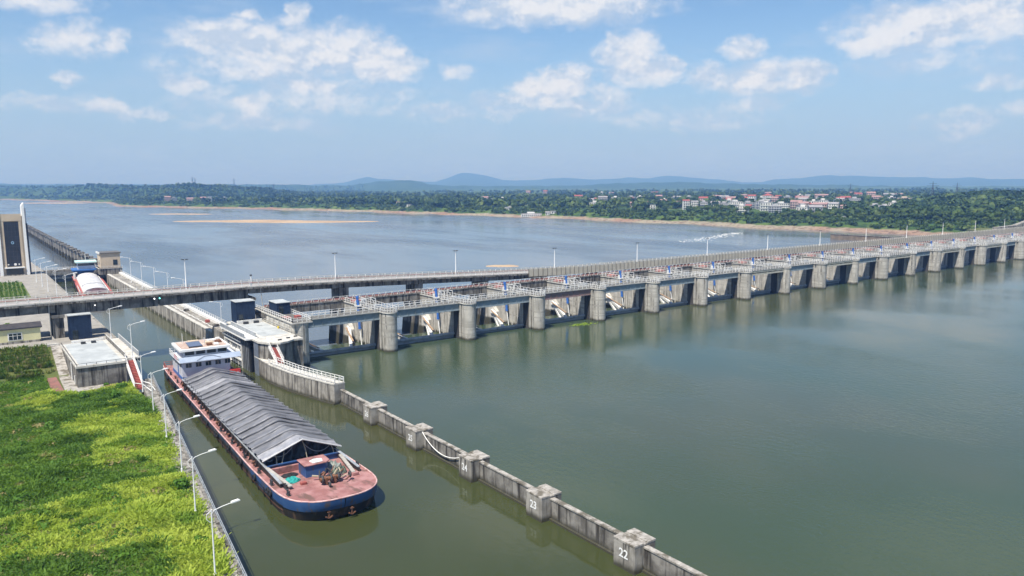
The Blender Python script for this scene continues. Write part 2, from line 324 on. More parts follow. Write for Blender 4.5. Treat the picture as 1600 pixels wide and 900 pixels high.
def ground_z(X, Y):
    X = np.asarray(X, float); Y = np.asarray(Y, float)
    d = land_dist(X, Y); r = np.hypot(X, Y); az = np.arctan2(X, Y)
    d = d + (fbm(X / 60, Y / 60, 3) - .5) * 36 * np.clip(r / 900, .5, 3)
    k = np.clip(r / 800, .7, 3)
    h = np.interp(d, [-200, -20, 0, 15, 34, 80, 300, 2000], [-6, -4.2, -3.1, -.4, 4.8, 6.5, 8, 11])
    h = h + np.clip(d / 200, 0, 1) * (fbm(X / 260, Y / 260, 9) - .5) * 7
    def ridge(tab, rk, w0, w1, amp):
        a = np.interp(az, [t[0] for t in tab], [t[1] for t in tab])
        a = a + (fbm(az * 90, r / 900, 31) - .5) * amp
        w = np.where(r < rk, w0, w1); return np.clip(a, 0, None) * np.exp(-((r - rk) / w) ** 2)
    inl = np.clip(d / 150, 0, 1)
    rc = np.interp(az, [-.3, .03, .13, .22], [6400, 4900, 3700, 3000])
    hh = np.maximum(ridge([(a, max(42 + (h - 46) * float(np.interp(a, [-.3, .03, .13, .22], [2.0, 1.6, 1.2, 1.0])) - 7, 3)) for a, h in RC], rc + 500 * (fbm(az * 14, az * 0, 5) - .5), 520, 700, 7), np.maximum(ridge(RB, 6500, 1000, 1400, 16), ridge(RA, 12500, 1900, 2500, 26)))
    hh = np.maximum(hh, ridge([(a, max(h - 12, 3)) for a, h in RD], 1250, 260, 420, 3))
    return np.where(d > 0, np.maximum(h, hh * inl + (1 - inl) * h), h)
def build_terrain():
    na, nr = 460, 300
    az = np.concatenate([np.linspace(-.32, .02, 60, endpoint=False), np.linspace(.02, 1.26, 340, endpoint=False), np.linspace(1.26, 2.0, 60)])
    rr = np.concatenate([np.geomspace(560, 1500, 120, endpoint=False), np.geomspace(1500, 17500, 150)])
    rr = np.concatenate([[300, 360, 400, 430, 460, 480, 500, 515, 530, 545], rr]); na, nr = len(az), len(rr)
    A_, R_ = np.meshgrid(az, rr); X = R_ * np.sin(A_); Y = R_ * np.cos(A_); Z = ground_z(X, Y)
    vs = np.stack([X, Y, Z], -1).reshape(-1, 3)
    i = np.arange(nr - 1)[:, None] * na + np.arange(na - 1)[None]; q = np.stack([i, i + 1, i + na + 1, i + na], -1).reshape(-1, 4)
    keep = Z.reshape(-1)[q].max(1) > -5.5; q = q[keep][:, ::-1]
    me = bpy.data.meshes.new('far_terrain'); me.from_pydata(vs.tolist(), [], q.tolist()); me.polygons.foreach_set('use_smooth', [True] * len(me.polygons))
    m = bpy.data.materials.new('terrain'); m.use_nodes = True; nt = m.node_tree; N = nt.nodes; L = nt.links; b = N['Principled BSDF']; b.inputs['Roughness'].default_value = 1; b.inputs['Specular IOR Level'].default_value = .05
    geo = N.new('ShaderNodeNewGeometry'); sp = N.new('ShaderNodeSeparateXYZ'); L.new(geo.outputs['Position'], sp.inputs[0])
    def nz(scale, det=4):
        n = N.new('ShaderNodeTexNoise'); n.inputs['Scale'].default_value = scale; n.inputs['Detail'].default_value = det; L.new(geo.outputs['Position'], n.inputs['Vector']); return n.outputs[0]
    def ramp(v, a, bb):
        r = N.new('ShaderNodeMapRange'); r.interpolation_type = 'SMOOTHSTEP'; r.inputs[1].default_value = a; r.inputs[2].default_value = bb; L.new(v, r.inputs[0]); return r.outputs[0]
    def mix(f, a, c):
        x = N.new('ShaderNodeMix'); x.data_type = 'RGBA'; L.new(f, x.inputs[0])
        for k, v in ((6, a), (7, c)):
            if isinstance(v, tuple): x.inputs[k].default_value = (*v, 1)
            else: L.new(v, x.inputs[k])
        return x.outputs[2]
    sand = mix(ramp(nz(.012), .42, .6), (.27, .24, .18), (.26, .17, .125)); sand = mix(ramp(nz(.25, 3), .5, .62), sand, (.16, .11, .08))
    grass = mix(ramp(nz(.02), .4, .6), (.045, .085, .022), (.085, .13, .03)); grass = mix(ramp(nz(.004, 3), .56, .64), grass, (.12, .15, .055)); grass = mix(ramp(nz(.09, 5), .5, .62), grass, (.028, .055, .016))
    zz = N.new('ShaderNodeMath'); zz.operation = 'MULTIPLY_ADD'; L.new(nz(.06, 3), zz.inputs[0]); zz.inputs[1].default_value = 3.5; L.new(sp.outputs[2], zz.inputs[2])
    low = mix(ramp(zz.outputs[0], .9, 2.2), sand, grass)
    hill = mix(ramp(nz(.008, 5), .4, .62), (.03, .06, .016), (.05, .085, .022))
    L.new(mix(ramp(sp.outputs[2], 13, 22), low, hill), b.inputs['Base Color'])
    me.materials.append(m); o = bpy.data.objects.new('far_terrain', me); COL.objects.link(o); structure(o, 'far river bank with sandy edge, farmland and blue hills behind')
build_terrain()

def water_mat(name, deep1, deep2, ns, waves, rough, stripe):
    m = bpy.data.materials.new(name); m.use_nodes = True; nt = m.node_tree; N = nt.nodes; L = nt.links; b = N['Principled BSDF']
    b.inputs['IOR'].default_value = 1.333; b.inputs['Specular IOR Level'].default_value = .5
    geo = N.new('ShaderNodeNewGeometry')
    def nz(sc, scale, det, rg=.55):
        mp = N.new('ShaderNodeVectorMath'); mp.operation = 'MULTIPLY'; mp.inputs[1].default_value = sc; L.new(geo.outputs['Position'], mp.inputs[0])
        n = N.new('ShaderNodeTexNoise'); n.inputs['Scale'].default_value = scale; n.inputs['Detail'].default_value = det; n.inputs['Roughness'].default_value = rg; L.new(mp.outputs[0], n.inputs['Vector']); return n.outputs[0]
    def ramp(v, a, bb, lo=0, hi=1):
        r = N.new('ShaderNodeMapRange'); r.interpolation_type = 'SMOOTHSTEP'; r.inputs[1].default_value = a; r.inputs[2].default_value = bb; r.inputs[3].default_value = lo; r.inputs[4].default_value = hi; L.new(v, r.inputs[0]); return r.outputs[0]
    mx = N.new('ShaderNodeMix'); mx.data_type = 'RGBA'; L.new(ramp(nz((1, 1, 1), ns, 4), .4, .62), mx.inputs[0]); mx.inputs[6].default_value = (*deep1, 1); mx.inputs[7].default_value = (*deep2, 1)
    L.new(mx.outputs[2], b.inputs['Base Color'])
    streak = ramp(nz(stripe, 1, 5, .6), .38, .66)
    rr = N.new('ShaderNodeMath'); rr.operation = 'MULTIPLY_ADD'; L.new(streak, rr.inputs[0]); rr.inputs[1].default_value = rough * 1.8; rr.inputs[2].default_value = rough; L.new(rr.outputs[0], b.inputs['Roughness'])
    prev = None
    for (sc, scale, det, dist) in waves:
        bp = N.new('ShaderNodeBump'); bp.inputs['Strength'].default_value = 1
        md = N.new('ShaderNodeMath'); md.operation = 'MULTIPLY_ADD'; L.new(streak, md.inputs[0]); md.inputs[1].default_value = dist * 1.5; md.inputs[2].default_value = dist * .3; L.new(md.outputs[0], bp.inputs['Distance'])
        L.new(nz(sc, scale, det), bp.inputs['Height'])
        if prev: L.new(prev, bp.inputs['Normal'])
        prev = bp.outputs[0]
    L.new(prev, b.inputs['Normal']); return m
WATER_UP = water_mat('reservoir_water', (.041, .061, .032), (.055, .065, .035), .009, [((1, .6, 1), 1.0, 3, .055), ((.7, 1, 1), 2.4, 3, .034)], .05, (.02, .012, 1))
WATER_DN = water_mat('river_water', (.080, .104, .128), (.112, .128, .142), .006, [((1, .45, 1), .5, 3, .075), ((.6, 1, 1), 1.6, 2, .025)], .10, (.014, .004, 1))
def sheet(name, polys, z, m):
    k = MB()
    for P in polys: o = len(k.v); k.v += [(x, y, z) for x, y in P]; k.f.append(tuple(range(o, o + len(P))))
    return k.build(name, m)
CANAL = water_mat('canal_water', (.041, .050, .018), (.046, .050, .019), .02, [((1, .6, 1), .9, 3, .022), ((.7, 1, 1), 2.8, 2, .009)], .03, (.03, .015, 1))
structure(sheet('reservoir_water', [[(58, -900), (1500, -900), (1500, 190), (58, 190)]], 0, WATER_UP), 'grey-green reservoir water above the dam')
structure(sheet('canal_water', [[(-700, -900), (58, -900), (58, 165), (54, 175), (52.3, 190), (52.3, 398), (26, 398), (26, 190), (-700, 190)]], 0, CANAL), 'olive canal water between the quay and the guide wall')
structure(sheet('river_water', [[(-20000, 186), (20000, 186), (20000, 20000), (-20000, 20000)]], ZD, WATER_DN), 'pale blue river water below the dam')
SAND = mat('bar_sand', (.42, .31, .20), (.34, .24, .15), ns=.03, c3=(.28, .22, .15), s3=(1, 1, 1), n3=.2, k3=(.55, .7), rough=.95)
def sandbar(name, axis0, axis1, width, hgt, label, seed):
    a = Vector(axis0); b = Vector(axis1); d = b - a; Ln = d.length; d.normalize(); n = Vector((-d.y, d.x)); k = MB(); NU, NV = 60, 16; P = []
    for i in range(NU + 1):
        u = i / NU; wv = width * math.sqrt(max(0, 1 - (2 * u - 1) ** 2)) * (.7 + .6 * float(fbm(np.array(u * 5.), np.array(0.), seed))) + .01
        off = (float(fbm(np.array(u * 3.), np.array(4.), seed + 2)) - .5) * width
        for j in range(NV + 1):
            v = 2 * j / NV - 1; q = a + d * (Ln * u) + n * (v * wv + off); z = ZD - .12 + (hgt + .12) * (1 - v * v) * min(1, 6 * u * (1 - u) + .05)
            P.append((q.x, q.y, z))
    f = [(i * (NV + 1) + j, (i + 1) * (NV + 1) + j, (i + 1) * (NV + 1) + j + 1, i * (NV + 1) + j + 1) for i in range(NU) for j in range(NV)]
    k.add(P, f); return structure(k.build(name, SAND, smooth=True), label)
sandbar('sandbar', (232, 1098), (446, 893), 42, .6, 'long pale sandbar lying in the river', 3)
sandbar('sandbar', (241, 357), (254, 341), 7, .3, 'small orange sandbar just beyond the road bridge', 8)
sandbar('sandbar', (262, 1420), (352, 1330), 26, .4, 'thin sandbar behind the long pale one', 5)
sandbar('sandbar', (160, 2760), (322, 2560), 55, 1.0, 'low sand spit at the far bend of the river', 12)
# haze: pale air over the whole place
hz = MB().box(-18600, 18600, -18600, 18600, -8, 262)
hm = bpy.data.materials.new('haze'); hm.use_nodes = True; hn = hm.node_tree; hn.nodes.remove(hn.nodes['Principled BSDF'])
pv = hn.nodes.new('ShaderNodeVolumePrincipled'); pv.inputs['Color'].default_value = (.185, .40, .93, 1); pv.inputs['Absorption Color'].default_value = (.62, .51, 0, 1); pv.inputs['Density'].default_value = 1.84e-4; pv.inputs['Anisotropy'].default_value = .0
hn.links.new(pv.outputs[0], hn.nodes['Material Output'].inputs['Volume'])
ho = hz.build('haze', hm); ho['kind'] = 'stuff'; ho['label'] = 'pale summer haze over the river valley'
# ------------------------------------------------------------------ the dam
P0X, DX, NOSE = 63.6, 24.2, 172.0
NP = 22
def arc(cx, cy, r, a0, a1, n): return [(cx + r * math.cos(a0 + (a1 - a0) * i / n), cy + r * math.sin(a0 + (a1 - a0) * i / n)) for i in range(n + 1)]
def pier_outline(hw, L, slots=True, grow=0):
    """counter-clockwise outline in local xy: round nose at y=0, flanks to y=L, stop-log slots at 2.6..3.4"""
    h = hw + grow; pts = arc(0, hw, h, math.pi, 2 * math.pi, 14)
    if slots: pts += [(h, 2.7), (h - .45, 2.7), (h - .45, 3.3), (h, 3.3)]
    pts += [(h, L), (-h, L)]
    if slots: pts += [(-h, 3.3), (-h + .45, 3.3), (-h + .45, 2.7), (-h, 2.7)]
    return pts
def make_pier(name, hw, label):
    t = thing('dam_pier', label, 'dam pier', (0, NOSE, 0), 0, 'round-nosed piers of the dam')
    MB().prism(pier_outline(hw, 27), -6, 9.98).build('pier_shaft', PIERC, t)
    MB().extr([(27.01, -6), (39, -6), (37.6, 1.5), (36.8, 4.5), (36.8, 9.4), (27.01, 9.4)], 'x', -hw + .15, hw - .15).build('pier_tail', CONC_DARK, t)
    MB().prism(pier_outline(hw, 27, False, .22), 9.985, 10.24).build('deck_slab', CONC_LIGHT, t); MB().prism(pier_outline(hw, 27, False, -.02), 10.244, 10.3).build('deck_paving', DECKGREY, t)
    # trunnion bracket on both flanks
    k = MB()
    for s in (-1, 1):
        k.extr([(19.6, 1.2), (23.5, 1.2), (23.5, 5.8), (22.4, 5.8), (19.6, 3.2)], 'x', s * hw, s * (hw + 1.05))
    k.build('trunnion_bracket', CONC_LIGHT, t)
    k = MB()
    for s in (-1, 1):       # shallow pilasters on the flank
        for y in (9.6, 12.4, 17.2): k.box(s * hw if s > 0 else -hw - .12, hw + .12 if s > 0 else -hw, y, y + .35, -2, 9.6)
    k.build('flank_rib', CONC_LIGHT, t)
    for s in (-1, 1): MB().box(min(s * hw, s * (hw + .05)), max(s * hw, s * (hw + .05)), 4.3, 7.0, -3, 9.9).build('flank_shade_strip', mat('painted_flank_shade', (.075, .068, .058), (.04, .037, .032), scale=(1, 1, .1), ns=1.2, rough=.85), t)  # added dark strip: shade under the deck girder, painted on both flanks
    r = MB(); h = hw + .05
    pts = [(-h, 26.5), (-h, hw)] + arc(0, hw, h, math.pi, 2 * math.pi, 8)[1:-1] + [(h, hw), (h, 26.5)]
    fine = []
    for (a, b) in zip(pts[:-1], pts[1:]):
        n = max(1, round(math.dist(a, b) / 1.7))
        fine += [(a[0] + (b[0] - a[0]) * i / n, a[1] + (b[1] - a[1]) * i / n) for i in range(n)]
    fine.append(pts[-1])
    for x, y in fine: r.box(x - .055, x + .055, y - .055, y + .055, 10.3, 11.45)
    for (a, b) in zip(fine[:-1], fine[1:]):
        for z in (10.75, 11.4): r.bar((a[0], a[1], z), (b[0], b[1], z), .075)
    r.build('railing', WHITE, t)
    # hydraulic pump set, cabinet and a short ladder frame on the deck
    k = MB(); k.box(-.7, .4, 8.2, 9.8, 10.3, 11.2); k.box(-.4, .6, 17.2, 18.2, 10.3, 11.5); k.build('pump_cabinet', STEEL, t, bevel=.05)
    k = MB()
    for x in (-hw + .5, hw - .5):
        for y in (12.6, 15.6): k.box(x - .07, x + .07, y - .07, y + .07, 10.3, 12.3)
        k.bar((x, 12.6, 12.25), (x, 15.6, 12.25), .11); k.bar((x, 12.6, 10.5), (x, 15.6, 12.2), .06)
    k.bar((-hw + .5, 14.1, 12.3), (hw - .5, 14.1, 12.3), .12); k.build('hoist_frame', WHITE, t)
    k = MB(); k.box(-1.2, 1.2, 20.5, 23.2, 10.3, 10.9); k.build('deck_hatch', RED_RAIL, t)
    return t
pier_std = make_pier('dam_pier', 1.82, 'x'); pier_wide = make_pier('dam_pier', 2.45, 'x')
# abutment pier beside the lock
def make_abutment():
    t = thing('dam_pier', 'square-shouldered end pier of the dam standing against the lock head roof', 'dam pier', (63.9, 171.2, 0), 0, 'round-nosed piers of the dam')
    out = [(-1.9, .55)] + arc(0, 2.1, 2.1, 1.25 * math.pi, 1.75 * math.pi, 6) + [(2.1, 2.2), (2.1, 3.4), (1.65, 3.4), (1.65, 4.1), (2.1, 4.1), (2.1, 28), (-2.35, 28), (-2.35, 2)]
    MB().prism(out, -6, 10.2).build('pier_shaft', PIERC, t)
    MB().extr([(28.01, -6), (39, -6), (37.6, 1.5), (36.8, 9.4), (28.01, 9.4)], 'x', -2.2, 2.0).build('pier_tail', CONC_DARK, t)
    MB().box(-2.6, 2.35, -.1, 28, 10.205, 10.5).build('deck_slab', CONC_LIGHT, t); MB().box(-2.3, 2.1, .2, 27.8, 10.504, 10.55).build('deck_paving', DECKGREY, t)
    k = MB()
    for y in (2.6, 6.2, 9.8, 13.4, 17.0): k.box(-2.52, -2.352, y, y + 2.1, 8.0, 9.6)
    k.build('wall_panel', CONC_LIGHT, t)
    k = MB(); k.box(-2.62, -2.355, 18.5, 27.5, 9.0, 9.9); k.build('soffit_ledge', CONC_DARK, t)
    railing(t, (-2.4, 26.5, 10.55), (-2.4, .2, 10.55), WHITE, 1.1, 1.35, .12, .09)
    railing(t, (-2.4, .2, 10.55), (2.2, .2, 10.55), WHITE, 1.1, 1.15, .12, .09)
    railing(t, (2.2, .2, 10.55), (2.2, 26.5, 10.55), WHITE, 1.1, 1.5, .12, .09)
    k = MB(); k.box(-1.9, -.2, 6.8, 9.6, 10.55, 10.75); k.box(.4, 1.6, 5.0, 7.0, 10.55, 11.2); k.build('deck_hatch', RED, t)
    k = MB(); k.box(2.105, 3.1, 19.6, 23.5, 1.2, 4.4); k.build('trunnion_bracket', CONC_LIGHT, t)
    return t
make_abutment()

def make_girder(kind):
    t = thing('deck_girder', 'x', 'girder', (0, 0, 0), 0, 'deck girders spanning the gate bays'); L_ = DX - 3.72; x0 = 0
    if kind == 'beige':
        for i, (a, b) in enumerate(((9.55, 10.2), (8.55, 9.15))): MB().box(0, L_, 173.5 + i * .06, 174.5, a, b).build('beam', BEIGE, t)
        k = MB()
        for i in range(7): x = L_ * (i + .02) / 6.04; k.box(x, x + .4, 173.62, 174.3, 9.152, 9.548)
        k.build('spacer_block', BEIGE, t); y0 = 173.5
    else:
        m = GIRDER_RED if kind == 'brown' else GIRDER
        k = MB(); k.box(0, L_, 176.15, 176.45, 8.15, 9.95); k.box(0, L_, 175.95, 176.15, 8.0, 8.2); k.box(0, L_, 175.95, 176.15, 9.75, 9.95); k.build('beam', m, t)
        k = MB()
        for i in range(1, 9): x = L_ * i / 9; k.box(x - .05, x + .05, 176.02, 176.149, 8.201, 9.749)
        k.build('stiffener', m, t); y0 = 175.9
    MB().box(0, L_, 178.9, 179.4, 8.1, 9.95).build('beam', GIRDER, t)
    MB().box(0, L_, y0 - .1, 179.6, 9.955 if kind != 'beige' else 10.205, 10.25).build('deck_slab', CONC_LIGHT, t); MB().box(.02, L_ - .02, y0 + .12, 179.45, 10.252, 10.28).build('deck_paving', DECKGREY, t)
    railing(t, (.15, y0, 10.28), (L_ - .15, y0, 10.28), WHITE, 1.15, 1.75, .12, .085)
    railing(t, (.15, 179.5, 10.28), (L_ - .15, 179.5, 10.28), WHITE, 1.15, 1.75, .12, .085)
    return t
def make_gate():
    t = thing('radial_gate', 'x', 'sluice gate', (0, 0, 0), 0, 'radial gates between the piers'); hw = (DX - 3.72) / 2 - .06
    cy, cz, r = 193.5, 3.4, 14.8; k = MB(); P = []
    for i in range(13):
        z = 1.2 - 7.2 * i / 12; y = cy - math.sqrt(r * r - (z - cz) ** 2); P.append((y, z))
    Q = [(y + .5, z) for y, z in reversed(P)]
    k.extr(P + Q, 'x', -hw, hw); k.build('skin_plate', STEEL, t)
    k = MB(); k.tube([(-hw, cy - 14.55, 1.0), (hw, cy - 14.55, 1.0)], .42, 10); k.build('top_beam', STEEL, t)
    k = MB()
    for i in range(9): x = -hw + 2 * hw * (i + .5) / 9; k.box(x - .08, x + .08, cy - 14.1, cy - 13.3, -4, 1.1)
    k.build('stiffener', STEEL, t)
    for s in (-1, 1):
        a = MB(); piv = Vector((s * (hw - .75), cy, cz))
        ends = [Vector((s * (hw - 6.6), cy - 14.0, z)) for z in (.55, -3.4)]
        for e in ends: a.bar(piv, e, .75, .85)
        for f in (.25, .42, .6, .78): a.bar(piv.lerp(ends[0], f), piv.lerp(ends[1], f), .3)
        for f0, f1 in ((.25, .42), (.42, .6), (.6, .78)): a.bar(piv.lerp(ends[0], f0), piv.lerp(ends[1], f1), .25)
        a.tube([piv - Vector((.75, 0, 0)), piv + Vector((.75, 0, 0))], .65, 10)
        a.build('gate_arm', WHITE, t)
        b = MB(); b.bar((s * (hw - 2.2), cy - 1, cz + .4), (s * (hw - 5.4), cy - 13.2, 1.8), .5, .12); b.build('arm_walkway', TAN, t)
    return t
def make_hoist():
    t = thing('hydraulic_hoist', 'x', 'hoist', (0, 0, 0), 0, 'blue hydraulic hoist cylinders at the gates')
    MB().tube([(0, 187.0, 12.6), (0, 186.0, 4.4)], .36, 12).build('cylinder', BLUE, t)
    k = MB(); k.tube([(0, 187.05, 13.0), (0, 186.98, 12.4)], .44, 12); k.tube([(0, 186.05, 4.7), (0, 185.98, 4.2)], .42, 12); k.build('end_cap', BLUE, t)
    MB().tube([(0, 185.98, 4.2), (0, 184.4, -3.5)], .13, 8).build('piston_rod', WHITE_CLEAN, t)
    k = MB(); k.box(-.75, .75, 186.1, 187.5, 10.32, 10.6); k.box(-.75, -.55, 186.5, 187.2, 10.6, 11.6); k.box(.55, .75, 186.5, 187.2, 10.6, 11.6); k.build('hoist_seat', WHITE, t)
    return t
def make_gallery():
    t = thing('gallery_span', 'x', 'walkway', (0, 0, 0), 0, 'hoist gallery spans behind the gates'); L_ = DX
    MB().box(0, L_ - .04, 197.9, 198.5, 8.4, 10.35).build('wall_beam', CONC_DARK, t)
    MB().box(0, L_ - .04, 197.75, 199.9, 10.355, 10.7).build('deck_slab', CONC, t)
    k = MB()
    for i in range(1, 8): k.box(L_ * i / 8 - .08, L_ * i / 8 + .08, 197.8, 197.899, 8.45, 10.3)
    k.build('stiffener', CONC_DARK, t)
    k = MB(); k.box(0, L_ - .04, 197.84, 197.92, 10.95, 11.3); k.box(0, L_ - .04, 197.84, 197.92, 10.72, 10.85); k.build('red_rail', RED_RAIL, t)
    k = MB(); n = 12
    for i in range(n):
        x = L_ * (i + .5) / n; k.bar((x - .45, 197.8, 10.7), (x, 197.8, 11.75), .1); k.bar((x + .45, 197.8, 10.7), (x, 197.8, 11.75), .1)
    k.bar((0, 197.8, 11.7), (L_ - .04, 197.8, 11.7), .07)
    k.build('railing_truss', WHITE, t)
    return t
GK = {k: make_girder(k) for k in ('grey', 'brown', 'beige')}
gate0, hoist0, gal0 = make_gate(), make_hoist(), make_gallery()
index_kids()
protos = [pier_std, pier_wide, gate0, hoist0, gal0] + list(GK.values())
def pierlabel(n): return f'round-nosed concrete dam pier, {ORD[n]} from the lock end'
for n in range(1, NP):
    dup(pier_wide if n in (9, 11, 13, 15, 17, 19) else pier_std, (P0X + DX * n, NOSE, 0), label=pierlabel(n))
for n in range(NP - 1):
    x0 = P0X + DX * n + (2.45 if n == 0 else 1.86)
    kind = 'brown' if n == 3 else 'beige' if n in (7, 9, 11, 13, 15, 17) else 'grey'
    word = {'brown': 'brownish', 'beige': 'beige double-beam', 'grey': 'blue-grey'}[kind]
    dup(GK[kind], (x0, 0, 0), label=f'{word} deck girder with white railing over the {ORD[n]} gate bay')
    dup(gate0, (P0X + DX * (n + .5) + (.2 if n == 0 else 0), 0, .22 * math.sin(n * 2.3)), label=f'grey radial gate with white arms in the {ORD[n]} bay from the lock')
    dup(hoist0, (P0X + DX * (n + .5) + 9.3, 0, 0), label=f'blue hydraulic hoist in the {ORD[n]} gate bay from the lock')
    dup(gal0, (P0X + DX * n + .02, 0, 0), label=f'concrete gallery span with red railing behind the {ORD[n]} gate bay')
def kill(o):
    for k in KIDS.get(o.name, []): kill(k)
    bpy.data.objects.remove(o, do_unlink=True)
for o in protos: kill(o)

# ------------------------------------------------------------------ road bridge over lock and dam
BY0, BY1 = 201.0, 208.6
def bz(x): return float(np.interp(x, [-300, 60, 80, 104, 136, 153, 175, 700], [16.1, 15.85, 15.45, 14.65, 13.4, 12.8, 12.2, 12.2]))
def build_bridge():
    t = thing('road_bridge', 'long grey road bridge with red railing crossing lock and dam', 'bridge', (0, BY0, 0))
    xs = [-260, -120, -60, -25, -4, 17, 39, 61, 74, 87.8, 100, 112, 124, 136.2, 148, 160.4] + [160.4 + 24.2 * i for i in range(1, 22)]
    W_ = BY1 - BY0
    for a, b in zip(xs[:-1], xs[1:]):                         # deck slabs
        za, zb = bz(a), bz(b); k = MB()
        k.add([(a + .03, 0, za - .45), (b, 0, zb - .45), (b, W_, zb - .45), (a + .03, W_, za - .45), (a + .03, 0, za), (b, 0, zb), (b, W_, zb), (a + .03, W_, za)],
              [(3, 2, 1, 0), (4, 5, 6, 7), (0, 1, 5, 4), (1, 2, 6, 5), (2, 3, 7, 6), (3, 0, 4, 7)]); k.build('deck_slab', CONC_DARK, t)
        k = MB(); k.add([(a + .03, .55, za + .006), (b, .55, zb + .006), (b, W_ - .55, zb + .006), (a + .03, W_ - .55, za + .006)], [(0, 1, 2, 3)]); k.build('road_surface', ASPH, t)
        for y in (0.0, W_ - .3):
            k = MB(); k.bar((a + .03, y + .15, za + .15), (b, y + .15, zb + .15), .34, .30); k.build('kerb', CONC_LIGHT, t)
        dep = 2.45 if 10 < a < 61 else 1.9 if a < 10 else 1.35 if b <= 161 else .9
        for y in (.95, 3.4, 5.9):
            k = MB(); k.add([(a + .15, y, za - .45 - dep), (b - .15, y, zb - .45 - dep), (b - .15, y + .8, zb - .45 - dep), (a + .15, y + .8, za - .45 - dep), (a + .15, y, za - .452), (b - .15, y, zb - .452), (b - .15, y + .8, zb - .452), (a + .15, y + .8, za - .452)],
                            [(3, 2, 1, 0), (4, 5, 6, 7), (0, 1, 5, 4), (1, 2, 6, 5), (2, 3, 7, 6), (3, 0, 4, 7)]); k.build('girder', CONC_DARK, t)
    post = MB().box(-.09, .09, -.09, .09, 0, 1.0).mesh('railing_post', WHITE)
    i = 0; x = -42.0
    while x < 153:
        link('railing_post', post, t, (x, .15, bz(x) + .26)); x += 2.15
    k = MB(); x = -40.0
    while x < 640:
        k.box(x - .08, x + .08, W_ - .24, W_ - .06, bz(x) + .26, bz(x) + 1.15); x += 2.15
    k.build('far_railing_posts', WHITE, t, kind='stuff')
    seg = [-260, -42, 0, 30, 60, 80, 104, 136, 153]
    for a, b in zip(seg[:-1], seg[1:]):
        k = MB(); k.bar((a, .15, bz(a) + 1.22), (b, .15, bz(b) + 1.22), .13, .13); k.build('top_rail', RED_RAIL, t)
        k = MB(); k.bar((a, .19, bz(a) + .72), (b, .19, bz(b) + .72), .07, .1); k.build('middle_rail', WHITE, t, kind='stuff')
    seg += [175, 400, 640]
    for a, b in zip(seg[:-1], seg[1:]):
        k = MB(); k.bar((a, W_ - .15, bz(a) + 1.18), (b, W_ - .15, bz(b) + 1.18), .12, .1); k.bar((a, W_ - .15, bz(a) + .7), (b, W_ - .15, bz(b) + .7), .06, .3); k.build('far_rail', CONC_LIGHT if b < 150 else FENCE, t)
    pan = MB().box(.07, 1.93, -.05, .05, 0, 2.45).mesh('fence_panel', FENCE); pp = MB().box(-.09, .09, -.12, .06, -.1, 2.62).mesh('fence_post', FENCEPOST)
    x = 153.2
    while x < 640:                                            # solid panel fence along the dam
        link('fence_panel', pan, t, (x, -.06, bz(x + 1) - 1.0)); link('fence_post', pp, t, (x, -.06, bz(x) - 1.0)); x += 2.0
    # pier columns
    for x, zb in ((17.3, 3.0), (61.4, 6.5), (-25, 3.0), (-60, 3)):
        for y in (.9, 5.5): MB().box(x - 1.1, x + 1.1, y, y + 1.9, zb - 3, bz(x) - 3.6).build('pier_column', CONC_DARK, t)
        MB().box(x - 1.3, x + 1.3, .3, W_ - .3, bz(x) - 3.598, bz(x) - 2.92).build('pier_cap', CONC_DARK, t)
    for n in range(1, 4):
        x = P0X + DX * n; MB().box(x - 1.4, x + 1.4, .9, W_ - .9, 9.402, bz(x) - 1.83).build('pier_column', CONC_DARK, t)
    for n in range(4, NP):
        x = P0X + DX * n; MB().box(x - 1.4, x + 1.4, .9, W_ - .9, 9.402, bz(x) - 1.37).build('pier_column', CONC_DARK, t)
    k = MB(); k.tube([(15.6, .55, 3.8), (15.6, .55, bz(15) - .5)], .11, 8); k.tube([(64.4, .55, 10.5), (64.0, .5, bz(64) - .5)], .1, 8); k.build('drain_pipe', CONC_LIGHT, t)
    for x, c, nm in ((38.0, (1, 1, 1), 'white'), (39.2, (.25, 1, .95), 'green')):
        k = MB(); k.tube([(x, .92, 14.85), (x, .80, 14.85)], .16, 10); k.build('signal_lamp', emit('signal_' + nm, c, 2.2), t, label=f'small lit {nm} signal lamp')
    MB().tube([(25.0, .92, 14.5), (25.0, .80, 14.5)], .13, 10).build('signal_lamp', emit('signal_small_white', (1, .95, .9), 1.6), t)
build_bridge()

# lamp on the bridge: slim white pole with flat head
def make_bridge_lamp():
    t = thing('street_lamp', 'x', 'street lamp', (0, 0, 0), 0, 'lamp posts along the road bridge')
    MB().tube([(0, 0, 0), (0, 0, 3.5), (0, 0, 7.6)], [.17, .13, .09], 8).build('pole', WHITE_CLEAN, t)
    k = MB(); k.bar((-.5, 0, 7.6), (.5, 0, 7.6), .12); k.build('cross_arm', WHITE_CLEAN, t)
    for s in (-1, 1):
        k = MB(); k.box(min(s * .12, s * .8), max(s * .12, s * .8), -.2, .2, 7.56, 7.76); k.build('lamp_head', DARKSTEEL, t)
    return t
bl = make_bridge_lamp(); index_kids()
for i in range(-1, 14):
    x = 47.0 + 41.1 * i; o = dup(bl, (x, 208.3, bz(x)), label=f'slim white lamp post on the bridge, {ORD[max(i, 0)]} after the lock' if i >= 0 else 'slim white lamp post on the bridge west of the lock')
kill(bl)
# short bridge pole with camera near the lock pier
t = thing('camera_pole', 'short white pole with a dark camera on the bridge railing above the pier', 'camera pole', (61.6, 201.3, bz(61)))
MB().tube([(0, 0, 0), (0, 0, 3.0)], .13, 8).build('pole', WHITE_CLEAN, t); MB().box(-.25, .25, -.2, .2, 3.0, 3.35).build('camera', DARKSTEEL, t, bevel=.04)

